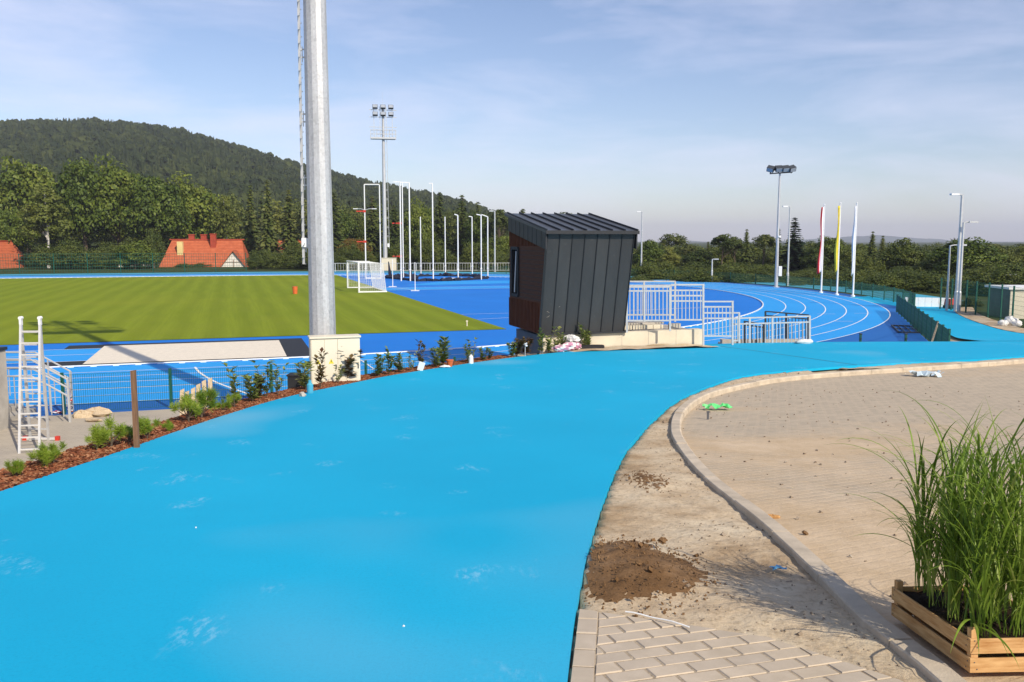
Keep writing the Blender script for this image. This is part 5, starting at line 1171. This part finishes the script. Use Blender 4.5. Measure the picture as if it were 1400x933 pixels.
# ------------------------------------------------------------------ hut, hoarding, machine, sacks on the right
b = F(1352, 441); b = W(1353, 441, b.y+2.5); h0 = W(1353, 395, b.y).z
root = thing('site_hut', 'white-roofed grey site hut behind the mesh fence at the right edge', 'hut', (b.x+1.25, b.y, -.3), R(-4)); hh = h0+.3
g = MB(); g.box((1.4, 1.3, hh/2), (3.2, 2.6, hh)); g.build('wall', M['plinth_dark'], root); g = MB(); g.box((1.4, 1.3, hh+.02), (3.5, 2.9, .12)); g.build('roof', M['white'], root)
g = MB(); g.box((1.4, -.015, hh/2), (3.2, .03, hh-.01)); g.build('lit_front', M['cream'], root); g = MB(); g.box((1.6, -.02, hh*.42), (1.7, .04, .06)); g.box((.8, -.02, hh*.25), (.05, .04, hh*.5)); g.build('handrail', M['orange'], root)  # sunlight on the hut front is put in as a cream face
p = F(1238, 421); q = F(1310, 426.5); p, q = W(1238, 400, p.y+1.0), W(1312, 400, p.y+.4); p.z = q.z = 0; root = thing('hoarding', 'row of white hoarding panels beside the side path under dark trees', 'hoarding', p)
zt = W(1240, 406.5, p.y).z; zt2 = W(1312, 408, q.y).z; n = 8
for i in range(n):
    a, b2 = (q-p)*(i/n), (q-p)*((i+.965)/n); za, zb2 = zt+(zt2-zt)*i/n, zt+(zt2-zt)*(i+1)/n; nv = Vector((.02, .05, 0)); g = MB()
    g.hexa([a+Vector((0, 0, 0)), b2, b2+nv, a+nv], [a+Vector((0, 0, za)), b2+Vector((0, 0, zb2)), b2+nv+Vector((0, 0, zb2)), a+nv+Vector((0, 0, za))]); g.build('panel', M['white'], root)
b = F(1300, 424); b = W(1300, 400, b.y+1.0); b.z = 0; root = thing('mini_digger', 'small red machine parked between white hoarding and lamp posts', 'machine', b, R(25)); s = .62
g = MB(); g.box((0, 0, .22*s), (1.2*s, .9*s, .32*s)); g.build('track', M['blackpaint'], root, bevel=.06); g = MB(); g.hexa([(-.5*s, -.4*s, .4*s), (.45*s, -.4*s, .4*s), (.45*s, .4*s, .4*s), (-.5*s, .4*s, .4*s)], [(-.4*s, -.35*s, 1.05*s), (.2*s, -.35*s, 1.0*s), (.2*s, .35*s, 1.0*s), (-.4*s, .35*s, 1.05*s)]); g.build('body', M['red'], root, bevel=.04)
g = MB(); g.bar((.4*s, 0, .7*s), (.75*s, 0, 1.35*s), .16*s); g.bar((.75*s, 0, 1.35*s), (1.15*s, 0, .6*s), .13*s); g.build('arm', M['red'], root); g = MB(); g.hexa([(1.0*s, -.2, .25), (1.3*s, -.2, .25), (1.3*s, .2, .25), (1.0*s, .2, .25)], [(1.05*s, -.2, .6), (1.25*s, -.2, .6), (1.25*s, .2, .6), (1.05*s, .2, .6)]); g.build('bucket', M['blackpaint'], root)
for i, (px, py, r_, l) in enumerate(((1371, 447, .22, 'white builder sack by the mesh fence, leftmost of the heap'), (1381, 446, .33, 'biggest white builder sack, standing in middle of the heap'), (1390, 448, .22, 'white builder sack by the mesh fence, rightmost of the heap'))):
    b = F(px, py, .0); g = MB(); g.blob((0, 0, r_*.55), r_, i+31, 12, .22, (1.15, .9, .8)); o = g.build('builder_sack', M['sack'], smooth=True); o.location = (b.x, b.y, float(H(b.x, b.y))); tag(o, l, 'sack', 'white builder sacks by the right mesh fence')
# soil verge between side path and right fence
V1 = offset(Rb, 0)[:40]; V2 = V1+np.array((1.3, .2)); tag(loft('verge', resample(V1, 60), resample(V2, 60), 6, lambda x, y: Zp(y)+.03*fbm(x*3, y*3), M['soil'], .01), kind='structure')
# ------------------------------------------------------------------ small planting along the bark strip
def pine_sapling(var):
    r = np.random.default_rng(100+var); root = thing('pine_sapling', 'x', 'sapling', (0, 0, 0)); g = MB(); g.tube([(0, 0, -.03), (.01, .01, .12), (-.01, .0, .26)], [.012, .010, .006], 6)
    tips = [(0, 0, .27)]+[(math.cos(a)*q, math.sin(a)*q, z) for a, q, z in zip(r.uniform(0, 6.28, 8), r.uniform(.06, .15, 8), r.uniform(.10, .27, 8))]
    for t_ in tips[1:]: g.tube([(0, 0, .06), (t_[0]*.6, t_[1]*.6, t_[2]*.7), t_], [.006, .005, .004], 5, cap=False)
    g.build('stem', M['bark_trunk'], root); P, D = [], []
    for t_ in tips:
        m = 170; d = r.normal(size=(m, 3)); d /= np.linalg.norm(d, axis=1)[:, None]; d[:, 2] = np.abs(d[:, 2])*.9+.15; base = np.array(t_)+r.normal(size=(m, 3))*np.array([.012, .012, .03]); P.append(base); D.append(d*r.uniform(.05, .085, (m, 1)))
    P, D = np.concatenate(P), np.concatenate(D); s = np.cross(D, r.normal(size=D.shape)); s /= np.linalg.norm(s, axis=1)[:, None]; s *= .0022
    V = np.stack([P-s, P+s, P+D*.7+s*1.3, P+D*1.0-s*.2], 1).reshape(-1, 3); np_obj('needles', V, np.arange(len(V)).reshape(-1, 4), M['needle_pine'], root); return root
def leafy_shrub(var, mat='shrub_leaf', dens=1.0):
    r = np.random.default_rng(200+var); root = thing('leafy_shrub', 'x', 'shrub', (0, 0, 0)); g = MB(); P, D = [], []
    for k in range(int(r.integers(3, 6))):
        a = r.uniform(0, 6.28); sp = r.uniform(.03, .30); hh = r.uniform(.62, 1.0); pts = [(0, 0, -.03), (math.cos(a)*sp*.5, math.sin(a)*sp*.5, hh*.45), (math.cos(a)*sp, math.sin(a)*sp, hh)]; g.tube(pts, [.010, .007, .003], 5)
        for j in range(int(36*dens)):
            t_ = r.uniform(.15, 1.0); c = np.array(pts[0])*(1-t_)+np.array(pts[2])*t_; b = r.uniform(0, 6.28); P.append(c+r.normal(size=3)*.012); D.append((math.cos(b)*.9, math.sin(b)*.9, r.uniform(.05, .9)))
    g.build('stem', M['bark_trunk'], root); P, D = np.array(P), np.array(D); D /= np.linalg.norm(D, axis=1)[:, None]; n = len(P); L = r.uniform(.12, .21, n)[:, None]; s = np.cross(D, (0, 0, 1.0)); s /= np.linalg.norm(s, axis=1)[:, None]; s *= L*.27; up = np.cross(s, D); up /= np.linalg.norm(up, axis=1)[:, None]
    V = np.stack([P, P+D*L*.5-s+up*L*.10, P+D*L, P+D*L*.5+s+up*L*.10], 1).reshape(-1, 3); np_obj('leaves', V, np.arange(4*n).reshape(-1, 4), M[mat], root); return root
PS = [pine_sapling(i) for i in range(3)]; LS = [leafy_shrub(i, 'shrub_leaf', d) for i, d in enumerate((1.0, 1.4, .7, 1.2))]+[leafy_shrub(9, 'shrub_red', 1.3), leafy_shrub(10, 'shrub_red', .7)]
used = set()
def plant(pool, i, px, py, hpx, label, group, nat, wide=1.0):
    b = G(px, py); s = hpx/1200*b.length/nat; src = pool[i % len(pool)]
    if id(src) in used: o = dup(src, b, random.uniform(0, 6.28), label, (s*wide, s*wide, s))
    else: used.add(id(src)); o = src; o.location = b; o.scale = (s*wide, s*wide, s); o['label'] = label
    o.location.z -= .01; o['group'] = group
gp_ = 'small mountain pines in the bark strip'
for i, (px, py, h, l) in enumerate([
 (22, 652, 20, 'smallest mountain pine, at the left edge nearest the camera'), (60, 637, 27, 'mountain pine below the foot of the ladder'),
 (73, 633, 24, 'mountain pine close beside the one below the ladder'), (133, 615, 22, 'low mountain pine left of the twin-headed one'),
 (152, 612, 36, 'mountain pine left of the wooden stake'), (177, 606, 22, 'small mountain pine just touching the left side of the stake'), (201, 600, 26, 'mountain pine peeping out right of the wooden stake'),
 (231, 590, 15, 'flat little mountain pine between stake and pallet'), (258, 577, 32, 'mountain pine in front of the broken pallet'), (276, 572, 36, 'taller mountain pine at the right side of the pallet'),
 (305, 562, 16, 'low mountain pine right of the pallet'), (320, 557, 18, 'low mountain pine below the first leafy shrubs')]): plant(PS, i, px, py, h, l, gp_, .33, 1.15)
gs_ = 'leafy shrubs in the bark strip'
for i, (px, py, h, v, l) in enumerate([
 (325, 552, 52, 2, 'thin upright shrub, first leafy one right of the little pines'), (346, 549, 40, 1, 'dense low shrub beside the thin upright one'), (352, 545, 36, 4, 'reddish-green shrub behind the dense low one'),
 (364, 543, 50, 2, 'tall loose shrub left of the black box'), (379, 540, 42, 2, 'second loose shrub left of the black box'), (418, 533, 42, 1, 'bushy shrub at the left corner of the cream cabinet'),
 (438, 530, 48, 5, 'sparse reddish shrub in front of the left cabinet door'), (473, 521, 50, 4, 'bushy reddish shrub in front of the right cabinet door'), (462, 524, 26, 2, 'small thin shrub between the two cabinet shrubs'),
 (517, 515, 34, 3, 'shrub just right of the cream cabinet'), (532, 512, 36, 0, 'second shrub right of the cabinet'), (547, 509, 30, 3, 'short dense shrub, third right of the cabinet'),
 (562, 507, 26, 2, 'small loose shrub left of the white tag'), (575, 505, 38, 5, 'loose shrub carrying a white tag'), (597, 502, 30, 1, 'dense shrub left of the red pot'), (606, 500, 44, 3, 'tall dense shrub behind the red pot'),
 (640, 496, 24, 0, 'shrub standing over the white tub'), (645, 495, 32, 2, 'upright shrub over the white tub'), (661, 493, 20, 1, 'small dense shrub between white tub and booth'), (669, 491, 16, 3, 'tiny shrub right of the small dense one'),
 (700, 488, 22, 1, 'dense shrub at the dark corner below the booth'), (706, 487, 28, 4, 'reddish shrub left of the pink flower bush'), (718, 485, 26, 4, 'flowering shrub below the timber wall of the booth'),
 (740, 483, 34, 0, 'upright shrub at the near corner of the booth'), (750, 482, 26, 3, 'second upright shrub at the near corner of the booth'), (759, 480, 34, 2, 'thin upright shrub in front of the pale plinth'),
 (770, 478, 20, 1, 'low shrub left of the pink bags'), (799, 477, 34, 0, 'shrub right of the pink bags'), (804, 476, 26, 3, 'leafy shrub touching the pink bags on the right'), (842, 474, 30, 0, 'single shrub at the right end of the booth plinth')]): plant(LS, v, px, py, h, l, gs_, .95, 1.35 if v in (1, 3, 4) else 1.0)
for src in PS+LS:
    if id(src) not in used: bpy.data.objects.remove(src)
# flowers on two of them
def flower(px, py, mat, label):
    b = G(px, py); b.z += .0; p = W(px, py-14, b.y); g = MB()
    for k in range(7): a = k*.9; g.blob((math.cos(a)*.035, math.sin(a)*.035, .012*k), .035, k, 7, .2, (1, 1, .6))
    g.tube([(0, 0, -p.z+b.z), (0, 0, .02)], .006, 5); o = g.build('flower', M[mat]); o.location = p; tag(o, label, 'flower')
flower(704, 486, 'pink', 'pink bloom among the shrubs under the booth'); flower(718, 487, 'cloth_white', 'white bloom among the shrubs under the booth')
# tags, pots, bags, bottle
def small(name, px, py, build, label, cat, dz=0):
    b = G(px, py); g = MB(); mats = build(g); o = g.build(name, mats); o.location = (b.x, b.y, b.z+dz); return tag(o, label, cat)
small('plant_tag', 576, 507, lambda g: (g.hexa([(-.10, 0, .02), (.02, 0, -.02), (.03, .01, -.02), (-.09, .01, .02)], [(-.04, -.02, .22), (.09, -.02, .18), (.10, -.01, .18), (-.03, -.01, .22)]), M['white'])[1], 'white plastic tag leaning against the loose shrub', 'tag')
small('flower_pot', 615, 501.5, lambda g: (g.lathe([(.055, 0), (.085, .15), (.095, .15), (.095, .17)], n=12), M['orange'])[1], 'small red flower pot lying by the dense shrub', 'pot')
small('plastic_scrap', 607, 503, lambda g: (g.blob((0, 0, .03), .10, 4, 8, .4, (1.3, .7, .35)), M['sack'])[1], 'white plastic scrap left of the red pot', 'scrap')
small('plastic_tub', 644, 497, lambda g: (g.lathe([(.06, 0), (.055, .17), (.03, .2), (.03, .22)], n=12), M['white'])[1], 'white tub standing at the edge of the path', 'tub')
small('paint_bottle', 424, 538, lambda g: (g.lathe([(.055, 0), (.06, .02), (.06, .16), (.03, .2), (.03, .24)], n=12), M['teal'])[1], 'teal bottle standing in the bark below the cabinet', 'bottle')
small('stone', 414, 542, lambda g: (g.blob((0, 0, .02), .06, 3, 8, .3), M['concrete'])[1], 'grey stone in the bark left of the teal bottle', 'stone')
for i, (px, py, sc_, l) in enumerate(((766, 481.5, 1.0, 'pink printed plant bag, leftmost of the pile by the plinth'), (778, 480, 1.25, 'pink and white plant bag in the middle of the pile'), (788, 478.5, 1.1, 'pink printed plant bag, right end of the pile'), (780, 477, 1.3, 'white plant bag lying on top behind the pink ones'))):
    b = G(px, py); g = MB(); g.mi = 0; g.blob((0, 0, .10*sc_), .17*sc_, 50+i, 16, .2, (1.35, .8, .55))
    for q in range(len(g.m)): g.m[q] = 1 if (q % 5 in (1, 2, 3) and i < 3) else 0
    o = g.build('plant_bag', [M['sack'], M['pink']]); o.location = (b.x, b.y, b.z+(.16 if i == 3 else 0)); o.rotation_euler.z = i*.8; tag(o, l, 'bag', 'plant bags by the plinth')
small('black_tray', 803, 477.5, lambda g: (g.box((.15, .1, .05), (.7, .3, .10)), g.box((.15, .1, .10), (.62, .22, .02)), M['black'])[2], 'black plant tray at the path edge right of the pink bags', 'tray')
# litter
def film(px, py, mat, r_, label, name='plastic_film', zf=None):
    b = G(px, py); g = MB(); rr = random.Random(px); n = 9
    P = [[(((i-4)/4*r_*1.3+rr.uniform(-.02, .02)), ((j-2)/2*r_*.6+rr.uniform(-.02, .02)), .012+rr.random()*.06*r_/.12) for j in range(5)] for i in range(n)]
    for i in range(n-1):
        for j in range(4):
            if rr.random() > .12: g.quad(P[i][j], P[i+1][j], P[i+1][j+1], P[i][j+1])
    o = g.build(name, M[mat]); md = o.modifiers.new('thickness', 'SOLIDIFY'); md.thickness = .003; o.location = (b.x, b.y, b.z+(-.02 if zf is None else zf)); tag(o, label, 'litter')
film(981, 553, 'litter_green', .17, 'crumpled green plastic film lying by the kerb bend', zf=-.08); film(1267, 509.5, 'clearplastic', .28, 'clear bluish plastic sheet on the paving by the far kerb', zf=-.1); film(1064, 776, 'litter_blue', .028, 'tiny blue wrapper on the sandy strip in the reed shadow')
b = G(968, 566); g = MB(); g.box((0, 0, .04), (.03, .02, .13)); g.box((.0, 0, .11), (.04, .03, .02)); o = g.build('peg', M['plinth_dark']); o.location = (b.x, b.y, b.z-.08); tag(o, 'short dark peg standing on the paving inside the kerb bend', 'peg')
b = G(1035, 702); g = MB(); g.blob((0, 0, .012), .035, 7, 9, .35, (1.7, .8, .6)); o = g.build('stone', M['crate']); o.location = (b.x+.12, b.y, float(yardz(b.x, b.y))); tag(o, 'yellowish stone lying against the yard side of the kerb', 'stone')
for i, (px, py, r_, l) in enumerate(((872, 781, .022, 'brown clod on top of the larger soil heap'), (1101, 725, .020, 'dark clod on the sand beside the reed shadow'), (905, 745, .026, 'brown clod at the upper rim of the larger soil heap'))):
    b = G(px, py); g = MB(); g.blob((0, 0, 0), r_, i+70, 8, .35, (1.3, 1, .7)); o = g.build('clod', M['dark_soil']); o.location = (b.x, b.y, b.z+(.05 if i == 0 else .03 if i == 2 else -.02)); tag(o, l, 'clod')
a, b = G(855, 838.5), G(942, 858.5); g = MB(); pts = [a.lerp(b, k/8)+Vector((0, .012*math.sin(k*.45), .008+.003*math.sin(k*1.3))) for k in range(9)]; g.tube(pts, .004, 6); tag(g.build('plastic_strip', M['white']), 'thin white plastic strip lying along the edge of the pavers', 'strip')
for i, (px, py, l) in enumerate(((268, 722, 'pale stone chip lying on the cyan path toward the left'), (552, 857, 'pale stone chip lying on the cyan path near the pavers'))):
    b = G(px, py); g = MB(); g.blob((0, 0, .003), .006, i, 7, .3); o = g.build('stone_chip', M['sack']); o.location = b; tag(o, l, 'stone chip')
# ------------------------------------------------------------------ crate with reed grass
c0 = G(1327, 921); CL, CW, CH = .70, .47, .168; crz = R(2.5)
root = thing('wooden_crate', 'slatted wooden fruit crate planted with tall reed grass', 'crate', (c0.x, c0.y, float(Zp(c0.y))+.002), crz)
tiltx = -.0  # follows the slope of the yard
root.rotation_euler = (math.atan(-.074), 0, crz)
for x, y in ((.016, .016), (CW-.016, .016), (.016, CL-.016), (CW-.016, CL-.016)):
    g = MB(); g.box((x, y, CH*.5+.012), (.032, .032, CH+.024)); g.build('corner_post', M['crate_post'], root, bevel=.002)
for zz, hh in ((.036, .064), (.120, .066)):
    for x in (-.004, CW+.004): g = MB(); g.box((x, CL/2, zz), (.009, CL+.004, hh)); g.build('side_slat', M['crate'], root, bevel=.0015)
    for y in (-.005, CL+.005): g = MB(); g.box((CW/2, y, zz), (CW+.018, .009, hh)); g.build('end_slat', M['crate'], root, bevel=.0015)
g = MB()
for k in range(5): g.box((CW*(k+.5)/5, CL/2, .005), (CW/5-.012, CL-.02, .008))
g.build('bottom_board', M['crate'], root)
g = MB()
for x in (-.0095, CW+.0095):
    for y in (.016, CL-.016):
        for zz in (.02, .05, .115, .145): g.box((x, y+(.006 if zz in (.02, .115) else -.006), zz), (.003, .004, .004))
for y in (-.0105, CL+.0105):
    for x in (.016, CW-.016):
        for zz in (.02, .05, .115, .145): g.box((x+(.006 if zz in (.02, .115) else -.006), y, zz), (.004, .003, .004))
g.build('nail', M['plinth_dark'], root)
n = 26; X, Y = np.meshgrid(np.linspace(.012, CW-.012, n), np.linspace(.012, CL-.012, n)); Z = .10+.05*fbm(X*18, Y*18)+.02*fbm(X*60, Y*60); I = np.arange(n*n).reshape(n, n)
o = np_obj('potting_soil', np.stack([X, Y, Z], -1).reshape(-1, 3), np.stack([I[:-1, :-1], I[:-1, 1:], I[1:, 1:], I[1:, :-1]], -1).reshape(-1, 4), M['pot_soil'], None, True)
o.matrix_world = root.matrix_basis; o.location = root.location; o.rotation_euler = root.rotation_euler; tag(o, 'dark potting soil filling the wooden crate', 'soil')
def reeds():
    r = np.random.default_rng(5); VS, QS, b = [], [], 0
    cl = [(x, y) for x in (.09, .24, .40) for y in (.10, .26, .42, .58)]
    def blade(p, az, L, lean, curl, w, S=9):
        nonlocal b
        t = np.linspace(0, 1, S+1); ang = lean+curl*t**1.7; ds = L/S; dx = np.r_[0, np.cumsum(np.sin(ang[:-1])*ds)]; dz = np.r_[0, np.cumsum(np.cos(ang[:-1])*ds)]
        c = np.stack([p[0]+math.cos(az)*dx, p[1]+math.sin(az)*dx, p[2]+dz], 1); wd = 1.3*w*np.clip(np.minimum(1, .45+2.2*t)*(1-t**2.2), .04, 1); tw = r.uniform(-.7, .7)+r.uniform(-1, 1)*t
        s = np.stack([-math.sin(az)*np.cos(tw)+math.cos(az)*np.sin(tw)*.5, math.cos(az)*np.cos(tw)+math.sin(az)*np.sin(tw)*.5, .45*np.sin(tw)], 1)*wd[:, None]/2
        fold = np.stack([math.cos(az)*np.cos(ang), math.sin(az)*np.cos(ang), -np.sin(ang)], 1)*wd[:, None]*.18
        V = np.stack([c-s, c-fold, c+s], 1).reshape(-1, 3); k = np.arange(S)*3
        Q = np.concatenate([np.stack([k, k+1, k+4, k+3], 1), np.stack([k+1, k+2, k+5, k+4], 1)]); VS.append(V); QS.append(Q+b); b += len(V)
    for cx, cy in cl:
        for k in range(10):                                          # culms, each with leaves leaving along its length
            a0 = r.uniform(0, 6.28); q = r.uniform(0, .06); p = np.array([cx+math.cos(a0)*q, cy+math.sin(a0)*q, .12]); H_ = r.uniform(.36, .70); ln = r.uniform(0, .16); az = r.uniform(0, 6.28)
            blade(p, az, H_, ln, .1, .006, 5)
            for j in range(7):
                t = r.uniform(.08, .98); pp = p+np.array([math.cos(az)*math.sin(ln)*H_*t, math.sin(az)*math.sin(ln)*H_*t, math.cos(ln)*H_*t]); L = r.uniform(.24, .52)*(1.15 if t > .6 else .85)
                blade(pp, r.uniform(0, 6.28), L, r.uniform(.1, .6), r.uniform(.5, 2.3), r.uniform(.007, .014))
        for k in range(9): blade((cx+r.normal()*.03, cy+r.normal()*.03, .12), r.uniform(0, 6.28), r.uniform(.25, .7), r.uniform(.05, .45), r.uniform(.3, 1.3), r.uniform(.006, .012))
    for az, L, ln, cu, p in ((3.0, .62, .35, 1.75, (.07, .6, .55)), (2.7, .66, .5, 1.5, (.06, .5, .52)), (3.3, .58, .45, 1.9, (.08, .35, .50)), (3.6, .55, .6, 1.6, (.06, .3, .42)), (2.9, .5, .75, 1.2, (.05, .6, .40)), (3.2, .45, .9, 1.0, (.05, .45, .33)), (2.2, .6, .3, 1.8, (.2, .6, .75)), (.2, .6, .3, 1.8, (.4, .5, .78)), (2.8, .55, .25, 2.0, (.25, .4, .8)),
                             (4.0, .42, 1.25, 1.0, (.06, .12, .19)), (4.5, .42, 1.15, 1.0, (.06, .1, .18)), (4.25, .36, 1.2, 1.1, (.07, .12, .17)), (4.75, .34, 1.3, 1.2, (.06, .1, .17)), (5.1, .4, .8, 1.5, (.36, .06, .16))): blade(np.array(p), az, L, ln, cu, .012, 14)
    return np.concatenate(VS), np.concatenate(QS)
V, Q = reeds(); o = np_obj('reed_grass', V, Q, M['reed'], smooth=True); o.location = root.location; o.rotation_euler = (0, 0, crz); tag(o, 'tall arching green reed grass growing from the crate', 'ornamental grass')

# ------------------------------------------------------------------ air
t = bpy.data.materials.new('haze'); t.use_nodes = True; n_ = t.node_tree; n_.nodes.clear(); oo = n_.nodes.new('ShaderNodeOutputMaterial'); pv = n_.nodes.new('ShaderNodeVolumePrincipled')
pv.inputs['Color'].default_value = (.78, .82, .97, 1); pv.inputs['Density'].default_value = .00019; pv.inputs['Anisotropy'].default_value = 0; n_.links.new(pv.outputs[0], oo.inputs['Volume'])
g = MB(); g.box((0, 2500, 74), (14400, 11400, 154)); tag(g.build('haze', t), kind='stuff')
